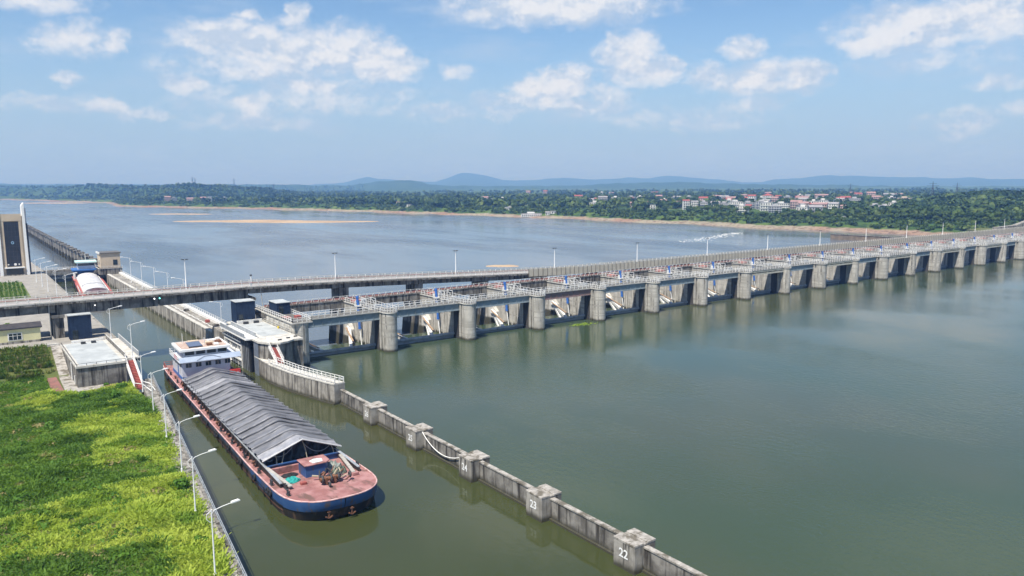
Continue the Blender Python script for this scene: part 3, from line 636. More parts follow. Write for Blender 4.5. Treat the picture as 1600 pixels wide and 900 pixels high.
# ------------------------------------------------------------------ left bank ground, quay and lock walls
def qx(y): return 21.2 + .104 * (y - 82)                 # quay edge of the left bank
GZ = 3.8
FIELD = mat('field_soil', (.075, .10, .025), (.11, .12, .035), ns=.2, c3=(.13, .10, .06), s3=(1, 1, 1), n3=.12, k3=(.56, .7), rough=1)
def build_ground():
    xs = np.linspace(-260, 1, 70).tolist() + np.linspace(2, 0, 1).tolist(); ys = np.linspace(-60, 192.1, 110)
    vs = []; fs = []; NU = 90
    for y in ys:
        x1 = min(qx(y) - 2.0, 25.6) if y < 162 else 16.2
        for i in range(NU + 1):
            u = i / NU; x = x1 - (1 - u) ** 2.2 * (x1 + 260); d = x1 - x
            z = GZ - .05 + min(d / 14, 1) * (float(fbm(np.array(x / 9.), np.array(y / 9.), 4)) - .42) * 1.5
            if y > 162: z = GZ - .02 + min(max((y - 177) / 14.5, 0), 1) * 3.9
            vs.append((x, y, z))
    for j in range(len(ys) - 1):
        for i in range(NU): a = j * (NU + 1) + i; fs.append((a, a + 1, a + NU + 2, a + NU + 1))
    o = MB().add(vs, fs).build('field_ground', FIELD, smooth=True); structure(o, 'uneven grassy field on the left bank')
build_ground()
# terrace below and beyond the bridge
PAVE = mat('paving', (.31, .29, .26), (.245, .23, .205), ns=.4, c3=(.22, .2, .17), s3=(1, 1, 1), n3=.3, k3=(.55, .7), rough=.9)
structure(MB().box(-260, 16.0, 192.2, 232, -4, 8.0).build('terrace_ground', PAVE), 'concrete apron around the yellow house')
structure(MB().prism([(-260, 232.1), (15.9, 232.1), (15.9, 206.5), (16.3, 192.1), (27.4, 192.1), (27.4, 420), (12, 452), (-260, 470)], -8, 7.5).build('lock_platform', PAVE), 'pale paved platform along the left side of the lock')
k = MB(); N = 60
ring = [(qx(y), y) for y in np.linspace(-60, 164.4, N)]
inn = [(qx(y) - 2.2, y) for y in np.linspace(-60, 164.4, N)]
QUAY = thing('quay_wall', 'concrete quay wall with narrow path along the left bank of the canal', 'quay wall')
for j in range(0, N - 1):                                  # wall segments, one per joint
    y0, y1 = ring[j][1] + .02, ring[j + 1][1]; s = MB().prism([(qx(y0) - .5, y0), (qx(y0), y0), (qx(y1), y1), (qx(y1) - .5, y1)], -5, GZ + .12); s.build('wall_segment', CONC_DARK, QUAY)
    s = MB().prism([(qx(y0) - 2.4, y0), (qx(y0) - .5, y0), (qx(y1) - .5, y1), (qx(y1) - 2.4, y1)], -5, GZ + .03); s.build('path_slab', CONC, QUAY)
hr = thing('handrail', 'dark pipe handrail along the quay edge beside the lamp posts', 'handrail')
kp = MB(); kr = MB(); y = 30.0
pm = MB().tube([(0, 0, 0), (0, 0, 1.0)], .045, 6).mesh('post', STEEL)
while y < 164: link('post', pm, hr, (qx(y) - .2, y, GZ + .1)); y += 1.8
for z in (.55, 1.0): kr.tube([(qx(y) - .2, y, GZ + .1 + z) for y in (30, 80, 120, 163.5)], .045, 6)
kr.build('rail', STEEL, hr)

# lock chamber walls
LW = thing('lock_wall', 'left wall of the lock chamber below the road bridge', 'lock wall')
for j in range(10):
    y0 = 192.2 + 21 * j; MB().box(27.402, 28.2, y0 + .03, y0 + 21, -6, 7.3).build('wall_segment', CONC, LW)
RW = thing('lock_wall', 'right lock chamber wall with white-topped walkway behind the mitre gate', 'lock wall')
for j in range(14):
    y0 = 205.5 + 12.2 * j; MB().box(52.0, 57.6, y0 + .03, y0 + 12.2, -8, 4.1).build('wall_segment', CONC, RW); MB().box(51.9, 53.0, y0 + .03, y0 + 12.2, 4.105, 4.35).build('coping', CONC_LIGHT, RW)
    MB().box(56.6, 57.7, y0 + .03, y0 + 12.2, 4.105, 4.9).build('parapet', WHITE, RW)
    k = MB(); k.box(51.84, 51.998, y0 + 4, y0 + 4.5, -3, 4.0); k.box(51.84, 51.998, y0 + 10, y0 + 10.3, -3, 4.0); k.build('fender_rib', CONC_LIGHT, RW)
k = MB().extr([(197.5, -8), (205.48, -8), (205.48, 4.6), (204.2, 6.0), (197.5, 5.6)], 'x', 52.0, 57.6); k.build('end_block', CONC, RW)
railing(RW, (57.3, 206, 4.9), (57.3, 375, 4.9), WHITE, 1.0, 2.2, .08, .06)
k = MB(); k.tube([(54.2, 206 + 1.5 * i, 4.25 + .08 * math.sin(i * 1.7)) for i in range(60)], .10, 6); k.build('hose', WHITE, RW)
for i, (y, w) in enumerate(((214, 1.6), (222.5, 1.1), (247, 1.4), (266, 1.2), (291, 1.5))):
    o = tag(MB().box(-w / 2, w / 2, -.6, .6, 0, .75).build('bollard_box', RED if i % 2 else CONC_DARK, None, (55.3, y, 4.1), bevel=.06), f'low {"reddish" if i % 2 else "dark"} machinery box on the right lock wall, {ORD[i]} from the bridge', 'machinery box', 'machinery boxes on the lock wall')

# lock heads
def make_stairs(parent, x0, x1, ya, za, yb, zb, n=18):
    k = MB()
    for i in range(n):
        f0, f1 = i / n, (i + 1) / n; y0 = ya + (yb - ya) * f0; y1 = ya + (yb - ya) * f1; z = za + (zb - za) * f1
        k.box(x0, x1, min(y0, y1), max(y0, y1), z - .5, z)
    k.build('stair_treads', RED, parent)
    for x in (x0 - .16, x1 + .02):
        k = MB(); k.extr([(ya, za - .7), (ya, za + .15), (yb, zb + .15), (yb, zb - .4)], 'x', x, x + .14); k.build('stair_stringer', WHITE, parent)
    for x in (x0 - .09, x1 + .09): railing(parent, (x, ya, za + .1), (x, yb, zb + .1), WHITE, 1.05, 1.2, .08, .07, name='stair_rail')
def build_left_head():
    t = thing('lock_abutment', 'grey-roofed concrete lock head block on the left bank with red stairs', 'lock head')
    MB().prism([(16.5, 164.6), (25.0, 164.6), (26.9, 167.2), (27.4, 171), (27.4, 192), (16.5, 192)], -5, 7.6).build('wall_block', CONC_DARK, t)
    MB().prism([(16.3, 164.4), (25.1, 164.4), (25.1, 190.5), (16.3, 190.5)], 7.605, 8.0).build('roof_slab', CONC_LIGHT, t)
    MB().prism([(17.0, 165.1), (24.5, 165.1), (24.5, 189.8), (17.0, 189.8)], 8.004, 8.03).build('roof_screed', ROOF_GREY, t)
    for (a, b) in (((16.45, 164.6, 8), (25, 164.6, 8)), ((16.45, 164.6, 8), (16.45, 190.3, 8))): railing(t, a, b, DARKSTEEL, .5, 1.6, .07, .06, name='roof_kerb_rail', rails=(1,))
    # gate walkway along the chamber edge
    MB().box(25.2, 28.3, 167.5, 191.5, 7.605, 7.9).build('walkway_slab', CONC_LIGHT, t)
    for x in (25.4, 27.9):
        k = MB(); k.box(x - .08, x + .08, 167.8, 191.2, 8.15, 8.95); k.build('walkway_screen', STEEL if x > 26 else CONC_DARK, t); railing(t, (x, 167.8, 7.9), (x, 191.2, 7.9), WHITE, 1.15, 2.3, .09, .07)
    MB().box(25.2, 28.3, 168.2, 190.8, 7.0, 7.6).build('walkway_girder', DARKSTEEL, t)
    make_stairs(t, 25.2, 26.5, 166.0, 7.9, 157.3, 4.0)
    k = MB(); k.tube([(24.9, 157.3, 5.0), (26.2, 155.2, 5.0), (27.2, 153.0, 4.0)], .07, 6); k.tube([(26.7, 157.3, 5.0), (27.4, 155.2, 5.0), (27.9, 153.0, 4.0)], .07, 6); k.build('stair_end_rail', WHITE, t)
    k = MB()
    for x in (20.0, 22.0): k.box(x, x + .9, 187.8, 188.5, 8.03, 8.5)
    k.build('roof_vent', DARKSTEEL, t); MB().box(18.5, 24.8, 190.6, 191.0, 7.6, 8.5).build('roof_parapet', WHITE, t)
    k = MB(); k.tube([(16.3, 172, 4), (16.3, 172, 7.5)], .12, 8); k.tube([(16.35, 168, 4), (16.35, 168, 5.6)], .1, 8); k.build('drain_pipe', WHITE, t)
build_left_head()
def build_right_head():
    t = thing('lock_abutment', 'concrete lock head block between the mitre gate and the first dam pier', 'lock head')
    MB().prism([(52.2, 171.3), (52.2, 167.5), (53.3, 165.0), (55.6, 163.6), (57.5, 164.2), (59.2, 165.6), (61.5, 165.4), (61.5, 197.4), (54.0, 197.4), (54.0, 192.6), (53.4, 192.6), (53.4, 172.0)], -6, 7.6).build('wall_block', CONC_DARK, t)
    MB().prism([(51.9, 171.6), (51.9, 167.3), (53.1, 164.7), (55.6, 163.2), (57.7, 163.8), (59.4, 165.2), (61.52, 165.0), (61.52, 197.3), (53.6, 197.3), (53.6, 171.6)], 7.605, 8.0).build('roof_slab', CONC_LIGHT, t)
    MB().prism([(54.6, 172.5), (61.0, 172.5), (61.0, 191), (54.6, 191)], 8.004, 8.03).build('roof_screed', ROOF_GREY, t)
    MB().box(52.12, 52.199, 167.9, 170.9, -2, 7.4).build('groove_plate', mat('slate_plate', (.16, .19, .24), (.12, .14, .18), ns=1, rough=.6), t)
    # gate walkway with side screens
    MB().box(50.6, 53.55, 171.7, 192.3, 7.62, 7.92).build('walkway_slab', WHITE, t)
    for x, m in ((50.75, STEEL), (53.3, STEEL)):
        MB().box(x - .07, x + .07, 173.0, 192.2, 7.95, 8.85).build('walkway_screen', m, t); railing(t, (x, 171.9, 7.92), (x, 192.2, 7.92), WHITE, 1.1, 2.3, .08, .06)
    make_stairs(t, 53.6, 54.9, 166.0, 7.95, 159.6, 4.2)
    k = MB(); k.box(54.6, 60.8, 191.4, 191.75, 8.0, 8.9); k.build('roof_parapet', WHITE, t)
    k = MB(); k.box(56.0, 57.2, 190.6, 191.2, 8.0, 8.6); k.box(58.6, 59.8, 190.6, 191.2, 8.0, 8.6); k.build('roof_vent', DARKSTEEL, t)
    railing(t, (61.2, 172, 8), (61.2, 191, 8), CONC_LIGHT, 1.0, 2.2, .09, .07)
    MB().tube([(61.0, 180, 8.03), (61.0, 180, 8.6)], .25, 8).build('yellow_bollard', mat('bollard_yellow', (.65, .48, .05), rough=.6), t)
    k = MB()
    for x, y in ((56.0, 165.6), (58.3, 166.7), (60.3, 167.5)): k.box(x, x + .8, y, y + .35, 8.0, 8.25)
    k.build('mooring_cleat', DARKSTEEL, t)
build_right_head()
def build_mitre_gate():
    t = thing('mitre_gate', 'open lock gate leaf with white lattice frame folded into the right wall', 'lock gate')
    GB = mat('gate_black', (.03, .032, .036), (.02, .021, .023), ns=1.5, rough=.6)
    MB().box(52.15, 53.3, 172.6, 192.4, -4, 6.0).build('skin_plate', GB, t)
    MB().box(51.7, 52.1, 172.4, 178.2, -4, 6.9).build('gate_post', GB, t)
    for y in (173.6, 174.8, 176.0, 177.2): MB().box(51.62, 51.698, y, y + .22, -3, 6.7).build('post_rib', STEEL, t)
    for z in (5.2, 3.4, 1.6, -.2): MB().box(51.55, 52.149, 178.3, 192.4, z - .2, z + .2).build('frame_beam', WHITE, t)
    for y in (178.45, 192.2): MB().box(51.5, 52.148, y - .2, y + .2, -1.5, 5.6).build('frame_post', WHITE, t)
    for i in range(1, 7):
        y = 178.4 + 14 * i / 7; MB().box(51.75, 52.147, y - .16, y + .16, -1.5, 5.35).build('frame_rib', WHITE if i in (2, 5) else STEEL, t)
    for (a, b) in (((178.6, 5.0), (182.4, 1.8)), ((192.0, 3.2), (187.8, 0))): MB().bar((51.7, a[0], a[1]), (51.7, b[0], b[1]), .25).build('frame_brace', WHITE, t)
    MB().box(51.2, 53.2, 178, 192.4, 6.05, 6.3).build('gate_walkway', STEEL, t)
    railing(t, (51.25, 178, 6.3), (51.25, 192.3, 6.3), WHITE, 1.0, 2.0, .08, .07)
build_mitre_gate()

# guide wall with numbered piers
def build_guide_wall():
    t = thing('guide_wall', 'long concrete guide wall with numbered piers between canal and reservoir', 'guide wall')
    L = [(52.2, 171.0), (51.95, 160.2), (53.0, 151), (54.4, 144.5), (56.5, 136.2)]; Wd = 2.35
    Rr = [(x + Wd, y + .35) for x, y in L]
    for i in range(len(L) - 1):
        n = 2
        for j in range(n):
            f0, f1 = j / n, (j + 1) / n; a = Vector(L[i]).lerp(Vector(L[i + 1]), f0); b = Vector(L[i]).lerp(Vector(L[i + 1]), f1); c = Vector(Rr[i]).lerp(Vector(Rr[i + 1]), f1); d = Vector(Rr[i]).lerp(Vector(Rr[i + 1]), f0)
            e = (b - a).normalized() * .02
            MB().prism([tuple(a + e), tuple(d + e), tuple(c), tuple(b)][::-1], -6, 3.9).build('wide_wall_segment', CONC, t)
            MB().prism([tuple(a + e + Vector((-.08, 0))), tuple(d + e + Vector((.08, 0))), tuple(c + Vector((.08, 0))), tuple(b + Vector((-.08, 0)))][::-1], 3.905, 4.15).build('coping', CONC_LIGHT, t)
    for S in (L, Rr):
        for (a, b) in zip(S[:-1], S[1:]):
            if S is L and a == L[0]: a = (51.98, 161)
            o = .15 if S is L else -.15
            railing(t, (a[0] + o, a[1], 4.15), (b[0] + o, b[1] + .1, 4.15), WHITE, 1.1, 1.35, .11, .09)
    railing(t, (56.7, 136.4, 4.15), (58.6, 136.7, 4.15), WHITE, 1.1, 1., .11, .09)
    k = MB()                                                # toe of the wall at the water line
    for (a, b) in zip(L[1:-1], L[2:]): k.bar((a[0] - .1, a[1], .12), (b[0] - .1, b[1], .12), .3, .24)
    k.build('wall_toe', CONC_DARK, t)
    ys = [124.4 + .0 - 16.16 * i for i in range(-0, 8)]     # far (upstream-most) edges of the piers
    ends = [123.1 - 16.18 * i for i in range(8)]
    pier_f = MB().box(56.3, 57.78, -3.2, 0, -6, 3.0); prev = 136.1
    num = ['26', '25', '24', '23', '22', '21', '20', '19']
    for i, ye in enumerate(ends):
        # wall run of three cast panels with a joint between
        y0, y1 = ye + .02, prev; n = 4
        for j in range(n):
            a = y0 + (y1 - y0) * j / n; b = y0 + (y1 - y0) * (j + 1) / n
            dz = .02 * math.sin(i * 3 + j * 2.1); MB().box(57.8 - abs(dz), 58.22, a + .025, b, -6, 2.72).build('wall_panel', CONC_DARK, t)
        MB().box(57.68, 58.34, y0, y1, 2.725, 2.92).build('coping', CONC_TOP, t)
        MB().box(57.5, 57.79, y0, y1, -3, .28).build('wall_toe', CONC_DARK, t)
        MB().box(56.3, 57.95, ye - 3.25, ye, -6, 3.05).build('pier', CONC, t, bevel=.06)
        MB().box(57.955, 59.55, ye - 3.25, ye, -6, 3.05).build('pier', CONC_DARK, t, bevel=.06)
        MB().box(56.27, 57.66, ye - 3.28, ye + .03, 3.055, 3.33).build('pier_cap', CONC_TOP, t, bevel=.04); MB().box(58.3, 59.58, ye - 3.28, ye + .03, 3.055, 3.33).build('pier_cap', CONC_TOP, t, bevel=.04)
        MB().box(57.64, 58.32, ye - 3.3, ye + .05, 3.055, 3.2).build('coping', CONC_TOP, t)
        f = bpy.data.curves.new('pier_number', 'FONT'); f.body = num[i]; f.size = 1.4; f.extrude = .004; f.align_x = 'CENTER'; f.offset = .028
        f.materials.append(WHITE_CLEAN); o = bpy.data.objects.new('pier_number', f); COL.objects.link(o); o.parent = t
        o.location = (56.26, ye - 1.6, 1.4); o.rotation_euler = (R(90), 0, R(-90)); o['label'] = f'white painted number {num[i]}'
        prev = ye - 3.27
    MB().box(57.8, 58.22, prev - 60, prev, -6, 2.72).build('wall_panel', CONC, t); MB().box(57.68, 58.34, prev - 60, prev, 2.725, 2.92).build('coping', CONC_TOP, t)
build_guide_wall()
a = Vector((57.6, 103.7, 3.0)); b = Vector((57.6, 91.0, 2.9)); pts = []
for i in range(25):
    f = i / 24; p = a.lerp(b, f); p.z -= 1.9 * (1 - (2 * f - 1) ** 2) ** .9; p.x -= .12 * math.sin(f * math.pi); pts.append(p)
tag(MB().tube(pts, .075, 6).build('mooring_rope', WHITE), 'pale rope sagging along the guide wall between piers 25 and 24', 'rope')
# huts
def hut(label, x0, x1, y0, y1, z0, z1):
    t = thing('control_hut', label, 'hut', ((x0 + x1) / 2, (y0 + y1) / 2, z0), 0, 'dark blue control huts of the lock'); w, d, h = (x1 - x0) / 2, (y1 - y0) / 2, z1 - z0
    MB().box(-w, w, -d, d, 0, h - .15).build('wall', NAVY, t)
    k = MB(); n = 6
    for i in range(n + 1): x = -w + 2 * w * i / n; k.box(x - .04, x + .04, -d - .05, -d - .001, 0, h - .15)
    for i in range(n + 1): y = -d + 2 * d * i / n; k.box(-w - .05, -w - .001, y - .04, y + .04, 0, h - .15)
    k.build('wall_rib', NAVY, t); MB().box(-w - .2, w + .2, -d - .2, d + .2, h - .145, h).build('roof', ROOF_GREY, t)
    MB().box(-w + .5, -w + 1.6, -d - .08, -d - .05, .05, 2.2).build('door', GLASS, t)
hut('navy sheet-metal hut on the left lock platform under the bridge', 19.0, 23.4, 197.5, 200.3, 7.5, 13.2)
hut('navy sheet-metal hut on the right lock head under the bridge pier', 55.0, 59.6, 193.0, 197.2, 8.0, 13.5)
hut('navy sheet-metal hut standing on the end pier deck', 62.3, 65.6, 184.3, 189.8, 10.56, 13.6)
# ------------------------------------------------------------------ the covered barge
DECK = mat('deck_red', (.37, .195, .185), (.26, .115, .105), ns=.5, c3=(.15, .085, .07), s3=(1, .35, 1), n3=.7, k3=(.47, .64), rough=.75)
HULLB = mat('hull_black', (.018, .017, .016), (.032, .027, .023), ns=.7, c3=(.12, .075, .05), s3=(1, 1, .25), n3=.8, k3=(.52, .68), rough=.6)
HULLBLUE = mat('hull_blue', (.026, .072, .20), (.036, .09, .22), ns=.6, c3=(.10, .075, .06), s3=(1, 1, .25), n3=1.1, k3=(.54, .68), rough=.5)
SIDEBLUE = mat('side_blue', (.035, .065, .115), (.025, .04, .065), ns=.6, c3=(.13, .12, .12), s3=(1, 1, .3), n3=1.1, k3=(.5, .7), rough=.55)
TARP2 = mat('pale_tarpaulin', (.34, .34, .36), (.24, .24, .26), ns=1.2, rough=.35, spec=.6, bump=.04, bscale=1.8)
TARP = mat('grey_tarpaulin', (.18, .182, .198), (.125, .127, .14), ns=.6, c3=(.27, .27, .29), s3=(.4, 2.2, 1), n3=1.1, k3=(.54, .72), rough=.36, spec=.55, bump=.035, bscale=1.6)
TARPB = mat('black_tarpaulin', (.018, .018, .02), (.03, .03, .032), ns=1, rough=.4, spec=.5)
ROPE = mat('old_rope', (.38, .33, .24), rough=.9)
HOUSEW = mat('house_white', (.56, .59, .65), (.49, .52, .58), ns=.8, c3=(.45, .38, .32), s3=(1, 1, .2), n3=1.3, k3=(.66, .8), rough=.5)
HOUSEB = mat('house_blue', (.04, .13, .36), rough=.5)
PANEL = mat('solar_panel', (.10, .13, .20), (.08, .11, .18), ns=2, rough=.25, spec=.6)
RUST = mat('rust', (.22, .10, .055), (.13, .065, .04), ns=2.5, rough=.85)
TEAL = mat('teal_net', (.03, .32, .28), (.02, .24, .22), ns=3, rough=.8)
SACK = mat('sack_grey', (.34, .36, .33), (.2, .23, .2), ns=2, rough=.9)
RUBBER = mat('rubber', (.02, .02, .021), rough=.8)
BL = 95.0
def hw_at(y):
    if y < 10.5: return 6.55 * (1 - (1 - max(y, 0) / 10.5) ** 3.3) ** (1 / 2.6)
    if y > 86: return 6.55 - .5 * ((y - 86) / 9) ** 2
    return 6.55
def dk(y): return 1.95 + .95 * max(0, 1 - y / 20) ** 1.3 + (.15 * max(0, (y - 80) / 15))
YS = [0, .12, .4, .9, 1.6, 2.5, 3.6, 5, 6.6, 8.6, 11, 14, 17, 20, 26, 34, 42, 50, 58, 66, 74, 80, 86, 90, 93, 95]
def side_strip(z0f, z1f, out0, out1, y0=0, y1=BL, rake=True):
    """a closed band round the hull between heights z0f(y) and z1f(y)"""
    k = MB(); ys = [y for y in YS if y0 <= y <= y1]
    def pt(y, s, z, o):
        rk = max(0, 1 - y / 14) * max(0, 2.2 - z) * .55 if rake else 0
        return (s * max(hw_at(y) + o - (.06 * max(0, 1.6 - z)), 0), y + rk - (o if y < 2 else 0), z)
    for s in (-1, 1):
        o = len(k.v)
        for y in ys: k.v += [pt(y, s, z0f(y), out0), pt(y, s, (z0f(y) + z1f(y)) / 2, (out0 + out1) / 2), pt(y, s, z1f(y), out1)]
        for i in range(len(ys) - 1):
            for j in range(2):
                a = o + i * 3 + j; q = (a, a + 3, a + 4, a + 1); k.f.append(q if s > 0 else q[::-1])
    return k
B = thing('cargo_barge', 'long dark cargo barge with grey ribbed tarpaulin roof and red deck entering the lock', 'barge', (37, 87, 0), -.045)
side_strip(lambda y: -2, lambda y: dk(y) - .05, 0, 0).build('hull', HULLB, B, smooth=True)
# stern closing plate
MB().extr([(-6.0, -2), (6.0, -2), (6.05, 2.05), (-6.05, 2.05)], 'y', 94.9, 95.0).build('stern_plate', HULLB, B)
side_strip(lambda y: dk(y) - 1.35, lambda y: dk(y) + .1, .05, .07, 0, 20).build('bow_band', HULLBLUE, B, smooth=True)
side_strip(lambda y: dk(y) - .75, lambda y: dk(y) - .03, .03, .05, 20, 95).build('side_band', SIDEBLUE, B)
for zf in (.5, 1.1):
    side_strip(lambda y: zf + .28 * max(0, 1 - y / 20), lambda y: zf + .16 + .28 * max(0, 1 - y / 20), .12, .12, 4, 92).build('rubbing_strake', RUST if zf < 1 else HULLB, B)
for s in (-1, 1):                                       # vertical frames on the black topsides
    k = MB()
    for i in range(27): y = 10 + 3 * i; w = hw_at(y) + .07; k.box(s * w - .06, s * w + .06, y - .08, y + .08, .1, dk(y) - .75)
    k.build('side_frame', HULLB, B, kind='stuff')
k = MB(); o = 0; ys = YS
for y in ys: k.v += [(-hw_at(y), y, dk(y)), (0, y, dk(y) + .06), (hw_at(y), y, dk(y))]
for i in range(len(ys) - 1):
    for j in range(2): a = i * 3 + j; k.f.append((a, a + 1, a + 4, a + 3))
k.build('deck', DECK, B)
g = MB(); g.tube([(-hw_at(y), y - (.03 if y < 1 else 0), dk(y) + (.10 if y < 20 else .06)) for y in reversed(YS)] + [(hw_at(y), y - (.03 if y < 1 else 0), dk(y) + (.10 if y < 20 else .06)) for y in YS[1:]], .10, 6)
g.build('gunwale', mat('gunwale_pink', (.62, .42, .40), (.45, .25, .24), ns=1, rough=.6), B)
# hold coaming
CY0, CY1 = 16.5, 75.5
for s in (-1, 1):
    MB().box(s * 5.45 - .08, s * 5.45 + .08, 9.0 if s < 0 else 8.6, CY1, 1.9, 3.0).build('coaming_side', HULLB, B)
    MB().box(s * 5.45 - .2, s * 5.45 + .2, 8.8, CY1, 3.005, 3.1).build('coaming_rail', STEEL, B)
    k = MB()
    for i in range(34):
        y = 18 + 1.75 * i; k.add([(s * 5.53, y, 1.98), (s * 5.53, y + .1, 1.98), (s * 6.0, y + .1, 1.98), (s * 6.0, y, 1.98), (s * 5.53, y, 2.95), (s * 5.53, y + .1, 2.95)], [(0, 3, 4), (1, 5, 2), (3, 2, 5, 4)])
    k.build('coaming_stay', HULLB, B, kind='stuff')
    k = MB()
    for i in range(31): y = 17.5 + 1.9 * i; k.tube([(s * 5.42, y, 3.0), (s * 5.5, y, 3.75)], .05, 5)
    k.build('tarp_post', DARKSTEEL, B, kind='stuff')
MB().box(-5.4, 5.4, CY0 - .15, CY0, 2.1, 2.85).build('coaming_front', HULLBLUE, B); MB().box(-5.5, 5.5, CY0 - .3, CY0 + .1, 2.855, 3.0).build('coaming_rail', HULLBLUE, B)
MB().box(-5.3, 5.3, CY0 + .3, CY1, .5, 2.9).build('cargo', mat('cargo_dark', (.03, .028, .025), rough=1), B)
NS = 21; dy = (CY1 - CY0) / NS
def tarp_strip(i):
    k = MB(); nx, ny = 22, 6; P = []
    sd = random.Random(i * 7 + 1); sag = sd.uniform(.05, .15); rise = sd.uniform(.22, .42)
    for b in range(ny + 1):
        v = b / ny; y = CY1 - dy * (i + 1) - .12 + dy * 1.10 * v
        for a in range(nx + 1):
            u = 2 * a / nx - 1; x = u * 5.75; fy = (y - CY0) / (CY1 - CY0); z = 5.95 - 1.05 * fy - (2.15 - .2 * fy) * (math.sqrt(u * u + .006) - .03) - .10 * math.sin(abs(u) * math.pi)
            z += rise * (1 - v) ** 2.2 - sag * math.sin(math.pi * v) + (float(fbm(np.array(x * .9 + i * 3.1), np.array(y * 1.1), i)) - .5) * .22
            if abs(u) > .93: z += (float(fbm(np.array(x + i), np.array(y * 2.), 77)) - .6) * .35
            P.append((x, y, z))
    w = nx + 1; k.v = list(P); k.f = [(b * w + a, b * w + a + 1, (b + 1) * w + a + 1, (b + 1) * w + a) for b in range(ny) for a in range(nx)]
    o = len(k.v); k.v += [(x, y + .03, z - .3) for x, y, z in P[:w]]                   # hanging front lip
    k.f += [(o + a, o + a + 1, a + 1, a) for a in range(nx)]
    return k.build('tarpaulin_strip', TARP2 if i in (4, 20) else TARP, B, smooth=True, label='paler shiny tarpaulin strip' if i in (4, 20) else None)
for i in range(NS): tarp_strip(i)
# open front gable with hanging black sheets
k = MB(); n = 40; rows = 9
for r in range(rows + 1):
    f = r / rows
    for a in range(n + 1):
        u = 2 * a / n - 1; zt = 5.85 - 2.1 * abs(u); zb = 2.8 + .25 * math.sin(a * 1.3); z = zt + (zb - zt) * f
        k.v.append((u * 5.5, 17.6 + .35 * math.sin(a * .9 + r * .5) + .25 * math.sin(a * 2.3) + (1 - abs(2 * f - 1)) * .5, z))
for r in range(rows):
    for a in range(n): q = r * (n + 1) + a; k.f.append((q, q + n + 1, q + n + 2, q + 1))
k.build('gable_sheet', TARPB, B, smooth=True)
MB().tube([(-5.8, 16.3, 3.8), (0, 16.3, 5.98), (5.8, 16.3, 3.8)], .09, 6).build('gable_frame', mat('pale_pipe', (.5, .5, .5), rough=.5), B)
for j, (a, b) in enumerate((((-3.9, 4.5), (-3.7, 2.9)), ((-2.5, 5.0), (-3.0, 2.9)), ((.1, 5.8), (.7, 2.9)), ((4.3, 4.3), (4.7, 2.9)), ((5.0, 4.0), (5.2, 2.9)))):
    MB().tube([(a[0], 17.0, a[1]), ((a[0] + b[0]) / 2 + .15, 16.9, (a[1] + b[1]) / 2), (b[0], 16.6, b[1])], .07, 5).build('gable_rope', ROPE, B)
for j, (x0, z0, x1, z1, dp) in enumerate(((-4.2, 4.2, -.9, 5.5, .9), (.2, 5.3, 4.2, 4.1, 1.1), (-5.2, 3.9, -4.2, 3.6, .3))):
    MB().tube([(x0 + (x1 - x0) * f, 16.95, z0 + (z1 - z0) * f - dp * 4 * f * (1 - f)) for f in [q / 10 for q in range(11)]], .06, 5).build('sheet_hem', mat('hem_grey', (.25, .25, .25), rough=.6), B)
# deck fittings: bollards, tyres, vents along both sides
def torus(k, c, r, t, axis='x', n=14, m=6):
    o = len(k.v)
    for i in range(n):
        a = 2 * math.pi * i / n
        for j in range(m):
            b = 2 * math.pi * j / m; q = r + t * math.cos(b); p = (t * math.sin(b), q * math.cos(a), q * math.sin(a))
            k.v.append((c[0] + (p[0] if axis == 'x' else p[1] if axis == 'y' else p[1]), c[1] + (p[1] if axis == 'x' else p[0] if axis == 'y' else p[2]), c[2] + (p[2] if axis in 'xy' else p[0])))
    for i in range(n):
        for j in range(m): k.f.append((o + i * m + j, o + ((i + 1) % n) * m + j, o + ((i + 1) % n) * m + (j + 1) % m, o + i * m + (j + 1) % m))
    return k
tyre = torus(MB(), (0, 0, 0), .36, .17).mesh('tyre', RUBBER, True)
bol = MB(); bol.box(-.2, .2, -.5, .5, 0, .07)
for y in (-.28, .28): bol.tube([(0, y, .05), (0, y, .55)], .13, 8); bol.tube([(0, y, .55), (0, y, .62)], .17, 8)
bolm = bol.mesh('bollard', DARKSTEEL)
vent = MB(); vent.tube([(0, 0, 0), (0, 0, .5)], .12, 8); vent.tube([(0, 0, .5), (0, 0, .66)], .24, 8); ventm = vent.mesh('deck_vent', RUST)
for i in range(11):
    y = 9.5 + 7.6 * i
    for s in (-1, 1):
        if i > 0 or s < 0: link('tyre', tyre, B, (s * (hw_at(y) + .2), y, dk(y) - .55), rz=.15 * math.sin(i * 5))
        if i % 2 == 0 or i > 8: link('tyre', tyre, B, (s * (hw_at(y + 1) + .2), y + 1.1, dk(y) - .6))
        link('bollard', bolm, B, (s * 6.1, y + (0 if i else 1.5), dk(y)))
        if i: link('deck_vent', ventm, B, (s * 5.95, y + 3.3, dk(y)))
for k_, yy in enumerate((11.5, 13.2)): link('bollard', bolm, B, (-5.0 + k_ * .2, yy - 3.2, dk(yy - 3) + .04))
for s, x, y in ((1, 5.6, 6.4), (1, 5.95, 8.2), (-1, -5.6, 6.2)): link('tyre', tyre, B, (x + .35 * s, y, dk(y) - .5), rz=s * .5)
for s, x, y in ((1, 5.4, 13.5), (-1, -5.5, 5.6)): link('bollard', bolm, B, (x, y, dk(y) + .05))
